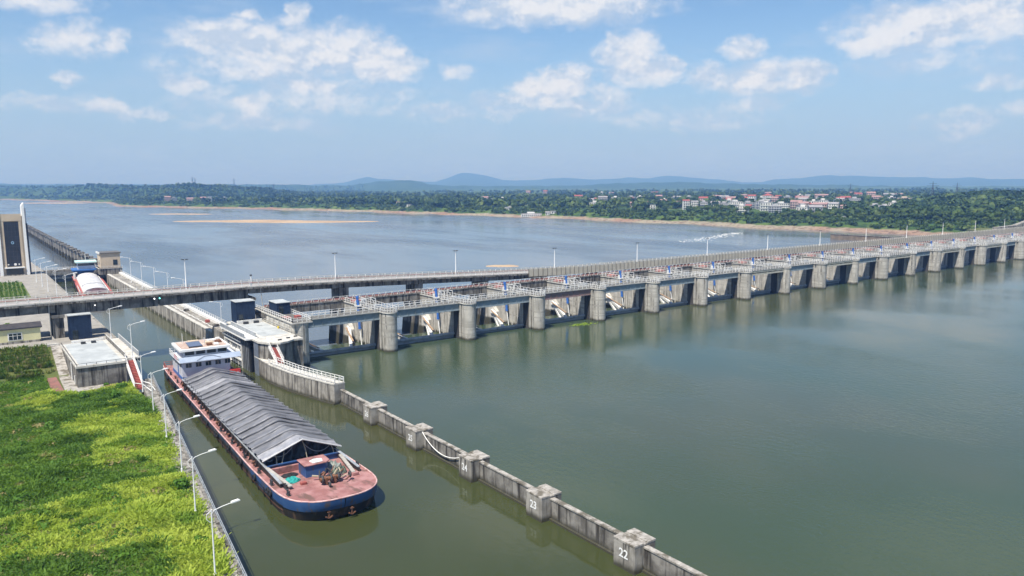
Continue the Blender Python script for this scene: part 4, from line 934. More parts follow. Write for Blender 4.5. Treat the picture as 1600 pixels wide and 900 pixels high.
# bow locker, planks, windlass, anchors
k = MB(); k.prism([(-1.5, 10.6), (1.3, 10.6), (1.9, 11.3), (1.9, 13.4), (-1.6, 13.4)], 2.3, 4.0); k.build('bow_locker', HULLBLUE, B)
k = MB(); k.prism([(-1.75, 10.4), (1.35, 10.4), (2.1, 11.2), (2.1, 13.6), (-1.8, 13.6)], 4.005, 4.15); k.build('locker_lid', DECK, B, bevel=.04)
MB().prism([(-.4, 10.8), (1.0, 10.9), (1.2, 12), (0.2, 12.3), (-.6, 11.8)], 4.155, 4.25).build('lid_cloth', WHITE, B)
for s, x0, y0, x1, y1 in ((-1, -5.4, 15.5, -4.6, 7.4), (1, 5.1, 15.0, 4.2, 7.6)): MB().bar((x0, y0, 3.05), (x1, y1, 2.95), .5, .16).build('gangplank', mat('worn_plank', (.42, .39, .35), (.3, .28, .25), ns=2, rough=.8), B)
MB().box(-5.2, -.8, 14.7, 15.2, 2.2, 3.0).build('bow_step', DECK, B)
k = MB(); k.tube([(-1.0, 6.4, 3.35), (1.6, 6.4, 3.35)], .28, 10); k.build('windlass_shaft', RUST, B)
for x in (-.7, .5, 1.5): torus(MB(), (x, 6.4, 3.35), .42, .14).build('windlass_drum', DARKSTEEL, B)
for x in (-.2, 1.0): MB().box(x - .12, x + .12, 6.0, 6.9, 2.7, 3.6).build('windlass_stand', RUST, B)
MB().tube([(2.2, 5.4, 3.1), (3.2, 6.3, 3.1)], .1, 8).build('winch_bar', RUST, B)
torus(MB(), (3.1, 6.2, 3.35), .3, .14).build('winch_wheel', DARKSTEEL, B); torus(MB(), (-.2, 4.9, 3.1), .25, .12).build('winch_wheel', DARKSTEEL, B)
rr_ = random.Random(5)
for i in range(24):
    p = Vector((rr_.uniform(-1.0, 2.6), rr_.uniform(6.6, 9.4), 2.95)); d = Vector((rr_.uniform(-1, 1), rr_.uniform(-.7, .7), rr_.uniform(.1, .6))).normalized()
    MB().tube([p, p + d * rr_.uniform(.8, 1.7)], rr_.uniform(.07, .15), 6).build('deck_gear', (RUST, DARKSTEEL, DARKSTEEL, ROPE, DARKSTEEL)[i % 5], B)
for x, y in ((-2.0, .55), (.9, .12)):
    k = MB(); k.bar((x, y - .1, 1.5), (x, y - .0, .55), .16); k.bar((x - .45, y - .12, .8), (x, y - .05, .5), .14); k.bar((x + .45, y - .12, .8), (x, y - .05, .5), .14); k.bar((x - .25, y - .14, 1.35), (x + .25, y - .14, 1.35), .1); k.build('anchor', RUST, B)
# deckhouse
HY0, HY1, HX0, HX1 = 78.2, 89.0, -5.0, 4.6
MB().box(HX0 - .05, HX1 + .05, HY0 - .05, HY1 + .05, 2.0, 2.75).build('house_skirt', HOUSEB, B)
H_ = MB().box(HX0, HX1, HY0, HY1, 2.755, 5.95).build('house_lower', HOUSEW, B)
for i in range(5):
    x = HX0 + .75 + 1.95 * i; fr = MB().box(x - .06, x + 1.16, HY0 - .05, HY0 - .002, 4.62, 5.68).build('window', HOUSEW, B)
    MB().box(x, x + 1.1, HY0 - .07, HY0 - .052, 4.7, 5.6).build('pane', GLASS, fr); MB().box(x + .51, x + .57, HY0 - .085, HY0 - .071, 4.7, 5.6).build('mullion', CREAM, fr)
for i in range(4):
    y = HY0 + 1.2 + 2.5 * i; fr = MB().box(HX0 - .05, HX0 - .002, y - .06, y + 1.16, 4.62, 5.68).build('window', HOUSEW, B); MB().box(HX0 - .07, HX0 - .052, y, y + 1.1, 4.7, 5.6).build('pane', GLASS, fr)
MB().box(HX0 - .04, HX0 - .002, HY0 + 4, HY0 + 4.9, 2.8, 4.7).build('door', HOUSEB, B)
MB().box(HX0 - .6, HX1 + 2.1, HY0 - 1.0, HY1, 5.955, 6.07).build('bridge_deck', HOUSEW, B)
k = MB(); k.add([(HX0 - .6, HY0 - 1.0, 6.07), (HX1 + 2.1, HY0 - 1.0, 6.07), (HX1 + 2.1, HY0 - .45, 7.0), (HX0 - .6, HY0 - .45, 7.0), (HX0 - .6, HY0 - .9, 6.07), (HX1 + 2.1, HY0 - .9, 6.07), (HX1 + 2.1, HY0 - .35, 7.0), (HX0 - .6, HY0 - .35, 7.0)],
    [(0, 1, 2, 3), (5, 4, 7, 6), (3, 2, 6, 7), (4, 0, 3, 7), (1, 5, 6, 2)]); k.build('bridge_front_panel', mat('pale_blue_panel', (.40, .46, .56), (.34, .4, .5), ns=.6, rough=.5), B)
for a, b in (((-2.2, 6.2), (-.6, 6.9)), ((-.6, 6.9), (1.0, 6.9)), ((1.0, 6.9), (2.6, 6.35))):
    f = lambda z: HY0 - 1.06 + (z - 6.07) / .93 * .55
    MB().bar((a[0], f(a[1]), a[1]), (b[0], f(b[1]), b[1]), .1, .05).build('emblem_line', mat('line_grey', (.2, .21, .23), rough=.6), B)
MB().box(HX0 + .5, HX1 - .2, HY0 + 1.2, HY1 - 2.5, 6.075, 8.05).build('wheelhouse', HOUSEW, B)
for i in range(4):
    x = HX0 + .9 + 2.2 * i; fr = MB().box(x - .05, x + 1.85, HY0 + 1.15, HY0 + 1.198, 7.05, 7.95).build('window', HOUSEW, B); MB().box(x, x + 1.8, HY0 + 1.13, HY0 + 1.148, 7.1, 7.9).build('pane', GLASS, fr)
MB().box(HX0 - .3, HX1 + .2, HY0 - .1, HY1 - 1.6, 8.055, 8.6).build('house_roof', WHITE_CLEAN, B, bevel=.05)
MB().box(HX0 + .2, HX1 - .3, HY0 + .4, HY1 - 2.1, 8.604, 8.65).build('roof_felt', mat('roof_brown', (.36, .24, .19), (.5, .42, .36), ns=.8, rough=.8), B)
MB().add([(-3.3, HY0 + .8, 8.9), (-.6, HY0 + .8, 8.9), (-.6, HY0 + 4.6, 9.15), (-3.3, HY0 + 4.6, 9.15), (-3.3, HY0 + .8, 8.97), (-.6, HY0 + .8, 8.97), (-.6, HY0 + 4.6, 9.22), (-3.3, HY0 + 4.6, 9.22)], [(3, 2, 1, 0), (4, 5, 6, 7), (0, 1, 5, 4), (1, 2, 6, 5), (2, 3, 7, 6), (3, 0, 4, 7)]).build('solar_panel', PANEL, B)
MB().box(-3.3, -.6, HY0 + .75, HY0 + .9, 8.65, 8.9).build('panel_stand', DARKSTEEL, B)
for i, (x, y, w, d, h, m) in enumerate(((.4, 1.2, 1.1, .9, .5, RUST), (1.9, 1.0, .9, 1.4, .35, WHITE), (.6, 3.4, 1.6, 1.0, .4, CREAM), (2.6, 3.2, 1.2, 1.3, .55, RUST), (1.4, 5.4, 1.8, 1.2, .4, WHITE), (-2.4, 6.3, 2.2, 1.1, .4, CREAM), (3.2, 5.6, .8, .8, .7, WHITE))):
    MB().box(x, x + w, HY0 + y, HY0 + y + d, 8.65, 8.65 + h).build('roof_box', m, B, bevel=.05)
for x, y, h in ((.1, 2.4, 1.7), (-3.6, 6.0, 2.4)): MB().tube([(x, HY0 + y, 8.6), (x, HY0 + y, 8.6 + h)], .06, 6).build('mast', WHITE, B)
for a, b in (((HX0 - .55, HY0 + .2), (HX0 - .55, HY1)), ((HX0 - .55, HY1), (HX1 + .5, HY1)), ((HX1 + 2.0, HY0 - .3), (HX1 + 2.0, HY0 + 3))): railing(B, (a[0], a[1], 6.07), (b[0], b[1], 6.07), WHITE, 1.05, 1.1, .07, .08, name='deck_railing')
MB().box(HX0 - .58, HX0 - .5, HY0 + 2.2, HY0 + 5.2, 6.15, 7.05).build('laundry_cloth', mat('pink_cloth', (.55, .28, .32), rough=.9), B)
MB().box(HX1 - .2, HX1 + 1.9, HY0 - .6, HY0 + .6, 2.1, 3.2).build('side_locker', mat('bright_red', (.5, .05, .04), rough=.6), B)
railing(B, (-6.2, 90, 2.1), (-6.0, 94.6, 2.1), RED, 1.0, 1.1, .08, .07, name='stern_railing'); railing(B, (-6.0, 94.6, 2.1), (6.0, 94.6, 2.1), RED, 1.0, 1.5, .08, .07, name='stern_railing')
k = MB(); k.box(-4.2, -3.4, 90, 91.2, 2.1, 3.3); k.build('stern_locker', RED, B, bevel=.05); MB().tube([(2, 91, 2.1), (2, 91, 5.8)], .3, 10).build('exhaust_pipe', DARKSTEEL, B)
def lump(name, label, cat, loc, r, m, seed, flat=.5, group=None):
    k = MB(); n, mm = 16, 9; s = random.Random(seed)
    for i in range(mm + 1):
        for j in range(n):
            a = 2 * math.pi * j / n; f = i / mm * math.pi / 2; q = r * (1 + .32 * (float(fbm(np.array(math.cos(a) * 1.7 + f * 2), np.array(math.sin(a) * 1.7 + seed), seed)) - .5) * 2)
            k.v.append((q * math.cos(f) * math.cos(a) * 1.25, q * math.cos(f) * math.sin(a), q * flat * math.sin(f) * (.8 + .5 * s.random())))
    for i in range(mm):
        for j in range(n): k.f.append((i * n + j, i * n + (j + 1) % n, (i + 1) * n + (j + 1) % n, (i + 1) * n + j))
    return tag(k.build(name, m, None, loc, smooth=False), label, cat, group)
def bw(x, y, z): c, s = math.cos(-.045), math.sin(-.045); return (37 + c * x - s * y, 87 + s * x + c * y, z)
lump('net_heap', 'crumpled teal net heaped on the red bow deck', 'net', bw(-3.6, 10.6, dk(10) + .03), .95, TEAL, 3)
lump('sack_pile', 'pale grey tarp bundle lying behind the blue bow locker', 'tarp bundle', bw(2.9, 12.2, dk(12) + .03), 1.1, SACK, 4, .8)
lump('net_bundle', 'dark green net bundle beside the blue bow locker', 'net', bw(3.0, 9.9, dk(10) + .03), .85, mat('dark_net', (.05, .09, .07), (.12, .13, .1), ns=5, rough=.9), 6, .9)
lump('rope_coil', 'black hose heap on the bow deck in front of the hold', 'hose', bw(-3.0, 13.0, dk(13) + .03), .9, RUBBER, 8, .35)
tag(MB().box(-.45, .45, -.3, .3, 0, .4).build('deck_crate', DECK, None, bw(4.4, 7.6, dk(7) + .03), bevel=.05), 'small pinkish crate near the right bow edge', 'crate')
tag(MB().box(-.4, .4, -.3, .3, 0, .35).build('deck_crate', RED, None, bw(-2.6, 8.4, dk(8) + .03), bevel=.05), 'small dark red crate beside the teal net', 'crate')

# ------------------------------------------------------------------ second ship in the lock
def build_ship():
    S = thing('cargo_ship', 'white-tarped cargo ship with blue deckhouse inside the lock chamber', 'ship', (40.6, 318, 0), -.072)
    def w(y): return 5.6 * (1 - (1 - min(y, 7) / 7) ** 2.5) ** .5 if y < 7 else 5.6
    ys = [0, .2, .7, 1.6, 3, 5, 7, 12, 30, 50, 70, 84, 90]; k = MB()
    for y in ys: k.v += [(-w(y), y + (1 if y < 3 else 0), -1.5), (-w(y), y, 2.2), (w(y), y, 2.2), (w(y), y + (1 if y < 3 else 0), -1.5)]
    for i in range(len(ys) - 1):
        a = i * 4; k.f += [(a, a + 1, a + 5, a + 4), (a + 2, a + 3, a + 7, a + 6)]
    k.build('hull', HULLB, S)
    k = MB()
    for y in ys: k.v += [(-w(y) + .02, y, 2.21), (w(y) - .02, y, 2.21)]
    for i in range(len(ys) - 1): a = i * 2; k.f.append((a, a + 1, a + 3, a + 2))
    k.build('deck', mat('deck_bright_red', (.40, .10, .09), (.3, .09, .08), ns=.7, rough=.7), S)
    WT = mat('white_tarpaulin', (.62, .61, .61), (.42, .42, .43), ns=.9, rough=.5)
    for i in range(8):
        y0 = 3.5 + 7.5 * i; k = MB(); nx, ny = 14, 4
        for b in range(ny + 1):
            v = b / ny; y = y0 + 7.6 * v
            for a in range(nx + 1):
                u = 2 * a / nx - 1; k.v.append((u * 4.1, y, 3.0 + 1.7 * math.sqrt(max(0, 1 - u * u)) - .18 * math.sin(math.pi * v) + .15 * float(fbm(np.array(u * 3 + i), np.array(y), 5))))
        for b in range(ny):
            for a in range(nx): q = b * (nx + 1) + a; k.f.append((q, q + 1, q + nx + 2, q + nx + 1))
        k.build('tarpaulin_strip', WT, S, smooth=True)
    k = MB(); k.v = [(x, 3.5 - .5 * (1 - abs(x) / 4.2), 3.0 + 1.7 * math.sqrt(max(0, 1 - (x / 4.1) ** 2))) for x in [-4.1 + 8.2 * q / 14 for q in range(15)]]; k.f = [tuple(range(15))]; k.build('tarpaulin_end', WT, S)
    for s in (-1, 1): MB().box(s * 4.2 - .1, s * 4.2 + .1, 6, 64, 2.2, 3.2).build('coaming_side', WHITE, S)
    k = MB(); k.tube([(x, 20 + 7 * x * 0 + y, 3.0 + 1.78 * math.sqrt(max(0, 1 - (x / 4.1) ** 2))) for x, y in [(q * .8 - 4, abs(q - 5) * .6) for q in range(11)]], .06, 5); k.build('lashing_line', DARKSTEEL, S)
    MB().box(-5.0, 5.0, 66, 76, 2.22, 5.6).build('house_lower', HOUSEB, S); MB().prism([(-5.8, 64.5), (5.8, 64.5), (5.8, 76), (-5.8, 76)], 5.605, 6.1).build('bridge_deck', HOUSEB, S)
    MB().box(-3.4, 3.4, 66.8, 74, 6.105, 9.0).build('wheelhouse', HOUSEW, S); fr = MB().box(-3.3, 3.3, 66.7, 66.798, 7.6, 8.7).build('window', HOUSEW, S); MB().box(-3.2, 3.2, 66.66, 66.698, 7.65, 8.65).build('pane', GLASS, fr)
    MB().box(-4.2, 4.2, 65.9, 75, 9.005, 9.5).build('house_roof', mat('mint_roof', (.52, .72, .70), rough=.5), S)
    for i in range(4): x = -4.6 + 2.5 * i; fr = MB().box(x, x + 1.4, 65.95, 65.998, 3.7, 4.7).build('window', HOUSEB, S); MB().box(x + .1, x + 1.3, 65.92, 65.948, 3.8, 4.6).build('pane', GLASS, fr)
    MB().tube([(0, 70, 9.5), (0, 70, 12.5)], .1, 6).build('mast', WHITE, S)
    railing(S, (-5.3, 8, 2.22), (-5.3, 30, 2.22), WHITE, 1, 2, .08, .07, name='deck_railing'); MB().box(-5.4, -4.6, 62.5, 64.3, 2.22, 5.0).build('side_locker', WHITE, S)
build_ship()

# ------------------------------------------------------------------ downstream lock head: tower, gatehouse, bridge, approach wall
def build_tower():
    t = thing('control_tower', 'tall lock control tower with two white pylons and a dark glass front', 'tower', (17.6, 361, 7.5))
    BLK = mat('tower_dark', (.022, .026, .036), (.03, .034, .045), ns=.4, rough=.25, spec=.5)
    for s in (-1, 1):
        MB().extr([(s * 3.9, 0), (s * 5.0, 0), (s * 4.75, 28.8), (s * 3.9, 27.6)] if s > 0 else [(s * 5.0, 0), (s * 3.9, 0), (s * 3.9, 27.6), (s * 4.75, 28.8)], 'y', -.6, 5).build('pylon', WHITE_CLEAN, t)
        MB().box(min(s * 4.6, s * 5.6), max(s * 4.6, s * 5.6), .6, 4.4, 0, 20.5).build('side_glazing', BLK, t)
        MB().box(min(s * 4.4, s * 5.4), max(s * 4.4, s * 5.4), 1.2, 3.4, 20.51, 26.5).build('side_mast', mat('mast_grey', (.55, .56, .58), rough=.5), t)
    MB().box(-3.88, 3.88, .1, 4.8, 0, 23.6).build('tower_body', CREAM, t)
    MB().box(-3.3, -2.5, -.2, .1, 3.2, 21.5).build('facade_pilaster', CREAM, t); MB().box(2.5, 3.3, -.2, .1, 3.2, 21.5).build('facade_pilaster', CREAM, t)
    MB().box(-3.5, 3.5, -.22, .099, 21.6, 24.4).build('facade_lintel', CREAM, t)
    f = MB().box(-2.45, 2.45, -.12, .098, 3.6, 21.3).build('window_wall', BLK, t)
    for i in range(1, 4): x = -2.45 + 4.9 * i / 4; MB().box(x - .05, x + .05, -.16, -.121, 3.6, 21.3).build('mullion', DARKSTEEL, f)
    for i in range(1, 9): z = 3.6 + 17.7 * i / 9; MB().box(-2.45, 2.45, -.15, -.122, z - .04, z + .04).build('transom', DARKSTEEL, f)
    torus(MB(), (0, -.16, 13.0), .42, .12, 'y').build('emblem_ring', mat('emblem_blue', (.25, .42, .6), rough=.5), t)
    for x in (-2.0, .3, 1.6): MB().tube([(x, -.13, 4.4), (x, -.2, 4.4)], .28 if x != .3 else .5, 10).build('round_window', WHITE, t)
    MB().box(-3.4, 3.4, -1.0, .09, 2.9, 3.3).build('entrance_canopy', WHITE_CLEAN, t); MB().box(-2.9, 2.9, -.1, .095, .1, 2.85).build('entrance_glazing', GLASS, t)
    MB().box(-4.0, 4.0, -1.4, -.7, 0, .3).build('step', CONC, t)
build_tower()
def build_gatehouse():
    t = thing('gatehouse', 'cream gatehouse on the right lock wall at the downstream gate', 'gatehouse', (53.5, 375, 4.1))
    MB().box(-4.3, 4.6, -1, 9, 0, 2.8).build('base_wall', CONC_DARK, t); MB().box(-3.6, 4.2, 0, 8.4, 2.805, 9.2).build('wall', CREAM, t)
    MB().box(-4.0, 4.6, -.4, 8.8, 9.205, 9.6).build('roof', mat('roof_dark', (.12, .115, .11), rough=.8), t); MB().box(-4.05, -3.85, -.45, 8.85, 9.0, 9.9).build('parapet', WHITE, t)
    for x in (2.2,): f = MB().box(x - .9, x + .9, -.06, -.002, 4.0, 6.4).build('window', CONC_DARK, t); MB().box(x - .8, x + .8, -.1, -.062, 4.1, 6.3).build('pane', GLASS, f)
    f = MB().box(-3.66, -3.602, 3, 5, 4.2, 6.4).build('window', CREAM, t); MB().box(-3.7, -3.662, 3.1, 4.9, 4.3, 6.3).build('pane', GLASS, f)
    MB().box(-4.6, 4.9, -1.2, 9.2, 2.6, 2.8).build('balcony_slab', CONC_LIGHT, t); railing(t, (-4.2, -1.1, 2.8), (4.8, -1.1, 2.8), WHITE, 1, 1.5, .08, .06)
build_gatehouse()
t = thing('lock_footbridge', 'low service bridge over the downstream lock gate', 'footbridge', (27.5, 394, 0))
MB().box(0, 26, 0, 2.4, 4.6, 5.6).build('deck_beam', CONC, t); railing(t, (0, .1, 5.6), (26, .1, 5.6), WHITE, 1, 2, .1, .08); railing(t, (0, 2.3, 5.6), (26, 2.3, 5.6), WHITE, 1, 2, .1, .08)
MB().box(0, 24.4, 3.2, 4.2, -4, 4.4).build('gate_leaf', STEEL, t); MB().box(1, 24, 2.6, 3.1, 1.2, 2.0).build('gate_beam', WHITE, t)
MB().box(24.6, 31, 0, 12, -8, 4.6).build('head_block', CONC, t); MB().box(-6, -.1, 0, 24, -8, 4.6).build('head_block', CONC, t)
lump('hoist_drum', 'dark gate machinery mound beside the gatehouse', 'machinery', (49.6, 381, 4.2), 1.8, DARKSTEEL, 5, .9)
AW = thing('approach_wall', 'long downstream approach wall of pale columns with dark gaps', 'approach wall')
for i in range(30):
    y = 408 + 16.6 * i; x = 56 + max(0, (y - 650)) * .004
    MB().box(x - 1.6, x + 1.4, y, y + 4.4, -8, 5.0).build('wall_column', CONC, AW); MB().box(x - 1.9, x + 1.7, y - .4, y + 4.8, 5.005, 5.9).build('column_cap', CONC_DARK, AW)
    MB().box(x + .5, x + 1.2, y + 4.42, y + 16.58, -8, 4.6).build('wall_panel', mat('painted_gap_shade', (.075, .07, .06), (.04, .038, .033), ns=.4, c3=(.15, .14, .12), s3=(1, 1, .08), n3=.8, k3=(.55, .7), rough=.9), AW)  # shade of the gaps between columns is put into the panel colour

# ------------------------------------------------------------------ lamps
def make_quay_lamp(name):
    t = thing('street_lamp', 'x', 'street lamp', (0, 0, 0), 0, 'white lamp posts beside the lock and canal')
    MB().tube([(0, 0, 0), (0, 0, .5)], .14, 8).build('base', WHITE_CLEAN, t)
    MB().tube([(0, 0, .5), (0, 0, 3.5), (0, 0, 7.1)], [.085, .072, .055], 8).build('pole', WHITE_CLEAN, t)
    MB().tube([(0, 0, 6.6), (.25, 0, 6.95), (1.0, 0, 7.15), (2.0, 0, 7.3)], .04, 6).build('arm', WHITE_CLEAN, t)
    MB().tube([(0, 0, 7.0), (-.45, 0, 6.7), (-.5, 0, 6.2), (-.2, 0, 5.85), (0, 0, 5.8)], .03, 6).build('scroll', WHITE_CLEAN, t)
    k = MB(); k.extr([(1.9, 7.24), (2.7, 7.32), (2.78, 7.4), (2.6, 7.5), (1.9, 7.42)], 'y', -.16, .16); k.build('lamp_head', WHITE_CLEAN, t, bevel=.03)
    return t
ql = make_quay_lamp('street_lamp'); index_kids()
for i, (x, y) in enumerate(((17.8, 74.4), (20.0, 91.0), (22.0, 106.4), (23.4, 122.2), (24.7, 138.3), (25.9, 154))): dup(ql, (x, y, GZ), label=f'white lamp post on the quay path, {ORD[i]} from the near end', rz=.06 * math.sin(i * 3))
dup(ql, (26.5, 166.2, 7.9), label='white lamp post at the top of the left red stairs')
dup(ql, (26.8, 193.9, 7.5), label='white lamp post at the back of the left lock head')
dup(ql, (53.0, 199.5, 5.8), rz=math.pi, label='white lamp post behind the mitre gate on the right lock wall')
for i, (x, y) in enumerate(((25.4, 264.6), (24.3, 281), (23.3, 297), (22.9, 313), (22.4, 329))): dup(ql, (x, y, 7.5), scale=(1.2, 1.2, 1.2), label=f'white lamp post on the left lock platform, {ORD[i]} beyond the bridge')
for i, (x, y) in enumerate(((55.2, 248), (55.2, 270), (55.2, 291), (55.2, 314), (55.2, 336))): dup(ql, (x, y, 4.1), rz=math.pi, scale=(1.25, 1.25, 1.42), label=f'white lamp post on the right lock wall, {ORD[i]} beyond the bridge')
kill(ql)

# ------------------------------------------------------------------ yellow house, garden, patches
def build_yellow():
    t = thing('yellow_house', 'small pale yellow house with dark roof and two barred windows', 'house', (.7, 197.6, 8.0))
    MB().box(-14, 12.6, 0, 3.0, 0, 3.0).build('wall', YELLOW, t); MB().box(-14.2, 12.8, -.15, 3.1, 3.005, 3.2).build('cornice', YELLOW, t)
    MB().extr([(-.3, 3.205), (3.2, 3.205), (3.2, 4.1), (-.3, 3.5)], 'x', -14.4, 13.0).build('roof', mat('roof_black', (.045, .043, .05), (.07, .065, .07), ns=1, rough=.6), t)
    MB().box(-14, 12.6, -.05, -.002, 0, .5).build('plinth', CONC, t)
    for x in (-9.0, .6, 7.8):
        f = MB().box(x - 1.35, x + 1.35, -.08, -.003, .75, 2.45).build('window', WHITE, t); MB().box(x - 1.15, x + 1.15, -.1, -.081, 0.9, 2.3).build('pane', GLASS, f)
        for dx in (-.4, .4): MB().box(x + dx - .04, x + dx + .04, -.13, -.101, .9, 2.3).build('bar', WHITE, f)
        MB().box(x - 1.15, x + 1.15, -.128, -.102, 1.75, 1.82).build('bar', WHITE, f)
    lump('roof_tarp', 'bright red cover on the yellow house roof', 'cover', (1.5, 199.3, 11.8), .8, mat('vivid_red', (.6, .02, .03), rough=.6), 3, .7)
build_yellow()
structure(MB().box(-60, 16.2, 191.6, 192.15, 2, 8.15).build('terrace_kerb', CONC_LIGHT), 'pale kerb wall along the terrace edge')
def patch(name, poly, z, m, label): return structure(MB().prism(poly, z - .3, z).build(name, m), label)
BRICKP = mat('red_paving', (.26, .12, .10), (.2, .10, .085), ns=.7, c3=(.15, .12, .08), s3=(1, 1, 1), n3=.5, k3=(.55, .7), rough=.9)
patch('red_path', [(12.0, 161.2), (14.0, 161.2), (13.9, 176.5), (12.2, 176.5)], 3.95, BRICKP, 'red paved path strip in the grass beside the lock head')
patch('red_path', [(20.8, 161.2), (24.4, 161.2), (24.4, 163.3), (20.8, 163.3)], 3.95, BRICKP, 'red paved strip under the left lock head wall')
patch('block_path', [(14.1, 160.6), (16.4, 160.6), (16.4, 177.2), (14.4, 177.2)], 3.9, CONC_TOP, 'pale concrete path beside the lock head')
structure(MB().extr([(177.2, 3.4), (191.5, 7.2), (191.5, 7.95), (177.2, 3.95)], 'x', 14.5, 16.4).build('ramp_path', CONC_TOP), 'sloping concrete path up to the yellow house terrace')
patch('block_path', [(16.4, 161.3), (20.78, 161.3), (20.78, 164.5), (16.4, 164.5)], 3.9, CONC_TOP, 'pale concrete path in front of the lock head')
structure(MB().prism([(-200, 270), (4, 280), (17.5, 283), (18, 334), (9, 335), (-200, 380)], 7.45, 7.54).build('lawn', mat('lawn_soil', (.12, .15, .05), rough=1)), 'planted lawn on the left lock platform')

# ------------------------------------------------------------------ vegetation
def leaf_mat(name, a, b, c=None, trans=.35, ns=.25, k3=(.52, .66), n3=.09): return mat(name, a, b, ns=ns, c3=c, s3=(1, 1, 1), n3=n3, k3=k3, rough=.6, spec=.15, trans=trans)
GRASS_L = leaf_mat('grass_light', (.32, .43, .050), (.45, .53, .085), (.17, .29, .035), trans=.45, ns=.16, n3=.10, k3=(.5, .62))
GRASS_D = leaf_mat('grass_dark', (.085, .17, .022), (.15, .26, .03), (.26, .22, .09), trans=.4, ns=.2, n3=.2, k3=(.6, .72))
SHRUBM = leaf_mat('shrub_leaf', (.07, .16, .02), (.12, .24, .03), trans=.35, ns=.8)
def quads_mesh(name, c, ax, up, m):
    """many leaf quads: centres c, half-axes ax and up (n x 3 arrays)"""
    n = len(c); v = np.stack([c - ax, c + ax, c + ax * .55 + up, c - ax * .55 + up], 1).reshape(-1, 3); me = bpy.data.meshes.new(name)
    me.vertices.add(n * 4); me.vertices.foreach_set('co', v.astype(np.float32).ravel()); me.loops.add(n * 4); me.loops.foreach_set('vertex_index', np.arange(n * 4, dtype=np.int32))
    me.polygons.add(n); me.polygons.foreach_set('loop_start', np.arange(0, n * 4, 4, dtype=np.int32)); me.update(); me.validate(); me.materials.append(m); return me
def field_h(X, Y):
    d = np.maximum(np.array([min(qx(y) - 2.0, 25.6) if y < 162 else 16.2 for y in Y]) - X, 0)
    z = np.where(Y > 162, GZ - .02 + np.clip((Y - 177) / 14.5, 0, 1) * 3.9, GZ - .05 + np.minimum(d / 14, 1) * (fbm(X / 9., Y / 9., 4) - .42) * 1.5)
    return z, d
def build_grass():
    n = 74000; X = np.concatenate([rng.uniform(-16, 25, 60000), rng.uniform(-60, -15, 14000)]); Y = 50 + 128 * rng.uniform(0, 1, n) ** 1.0
    z, d = field_h(X, Y); k = (X < np.array([min(qx(y) - 2.0, 25.6) for y in Y]) + rng.normal(0, .45, n) + .45)
    k &= ~((X > 11.9) & (X < 14.1) & (Y > 161)) & ~((X > 14.0) & (Y > 160.8)) 
    X, Y, z = X[k], Y[k], z[k]; n = len(X)
    tall = fbm(X / 5., Y / 4., 21); kind = fbm(X / 9. + 3, Y / 6., 44) + .25 * (fbm(X / 2., Y / 2., 9) - .5) + .15 * np.clip((X - 9) / 10, -1, 1) + .35 * (fbm(X / 22. + 9, Y / 12., 71) - .5) - .05 * (Y > 125)
    light = kind > .545
    for nm, sel, m in (('grass_light', light, GRASS_L), ('grass_dark', ~light, GRASS_D)):
        x, y, zz, tl = X[sel], Y[sel], z[sel], tall[sel]; B_ = 6; q = len(x)
        c = np.repeat(np.stack([x, y, zz], 1), B_, 0); a = rng.uniform(0, 2 * np.pi, q * B_); h = np.repeat(.12 + 1.5 * np.clip(tl - .34, 0, 1) ** 1.1, B_) * rng.uniform(.6, 1.3, q * B_) + .1
        c[:, 0] += rng.normal(0, .16, q * B_); c[:, 1] += rng.normal(0, .16, q * B_); c[:, 2] -= .05
        w = rng.uniform(.06, .14, q * B_) * np.repeat(np.where(x < -14, 2.2, 1.0), B_); ax = np.stack([np.cos(a) * w, np.sin(a) * w, 0 * a], 1); b = rng.uniform(0, 2 * np.pi, q * B_); ln = rng.uniform(.5, 1.5, q * B_) * h
        up = np.stack([np.cos(b) * ln, np.sin(b) * ln, h], 1); o = link('grass', quads_mesh(nm, c, ax, up, m)); tag(o, 'bright yellow-green grass patches on the left bank' if nm == 'grass_light' else 'darker green weeds on the left bank', 'grass', kind='stuff')
    # taller weed clumps and straw tufts mixed through the grass
    for nm, cnt, m, thr, hgt, sd, lab in (('weed_clumps', 900, SHRUBM, .50, .75, 81, 'dark broad-leaved weeds scattered through the grass'), ('dry_tufts', 420, leaf_mat('dry_straw', (.34, .29, .12), (.24, .21, .08), trans=.3, ns=.6), .55, .5, 82, 'dry straw-coloured tufts in the grass')):
        x = rng.uniform(-14, 23, cnt); y = rng.uniform(52, 176, cnt); zz, d = field_h(x, y); ok = (fbm(x / 7, y / 5, sd) > thr) & (x < np.array([min(qx(v) - 2.2, 25.2) if v < 160 else 11.5 for v in y])); x, y, zz = x[ok], y[ok], zz[ok]; q = len(x); B_ = 46
        rr = np.repeat(rng.uniform(.35, 1.0, q), B_)[:, None]; dv = rng.normal(0, 1, (q * B_, 3)); dv /= np.linalg.norm(dv, axis=1)[:, None]; dv[:, 2] = np.abs(dv[:, 2])
        c = np.repeat(np.stack([x, y, zz], 1), B_, 0) + dv * rr * np.array([1.15, 1.15, hgt]); tt = rng.normal(0, 1, c.shape); tt /= np.linalg.norm(tt, axis=1)[:, None]; u = np.cross(dv, tt); s_ = rr * rng.uniform(.10, .2, (q * B_, 1))
        tag(link(nm, quads_mesh(nm, c, tt * s_, u * s_ * 1.8, m)), lab, 'weeds', kind='stuff')
    # crops in front of the yellow house
    n = 5200; x = rng.uniform(-14, 13.6, n); y = np.round(rng.uniform(177.5, 191, n) / 1.3) * 1.3 + rng.normal(0, .14, n); k = x < 14.0; x, y = x[k], y[k]
    k = fbm(x / 2.5, y / 1.6, 5) > .44; x, y = x[k], y[k]; z, _ = field_h(x, y); q = len(x); B_ = 7; c = np.repeat(np.stack([x, y, z], 1), B_, 0)
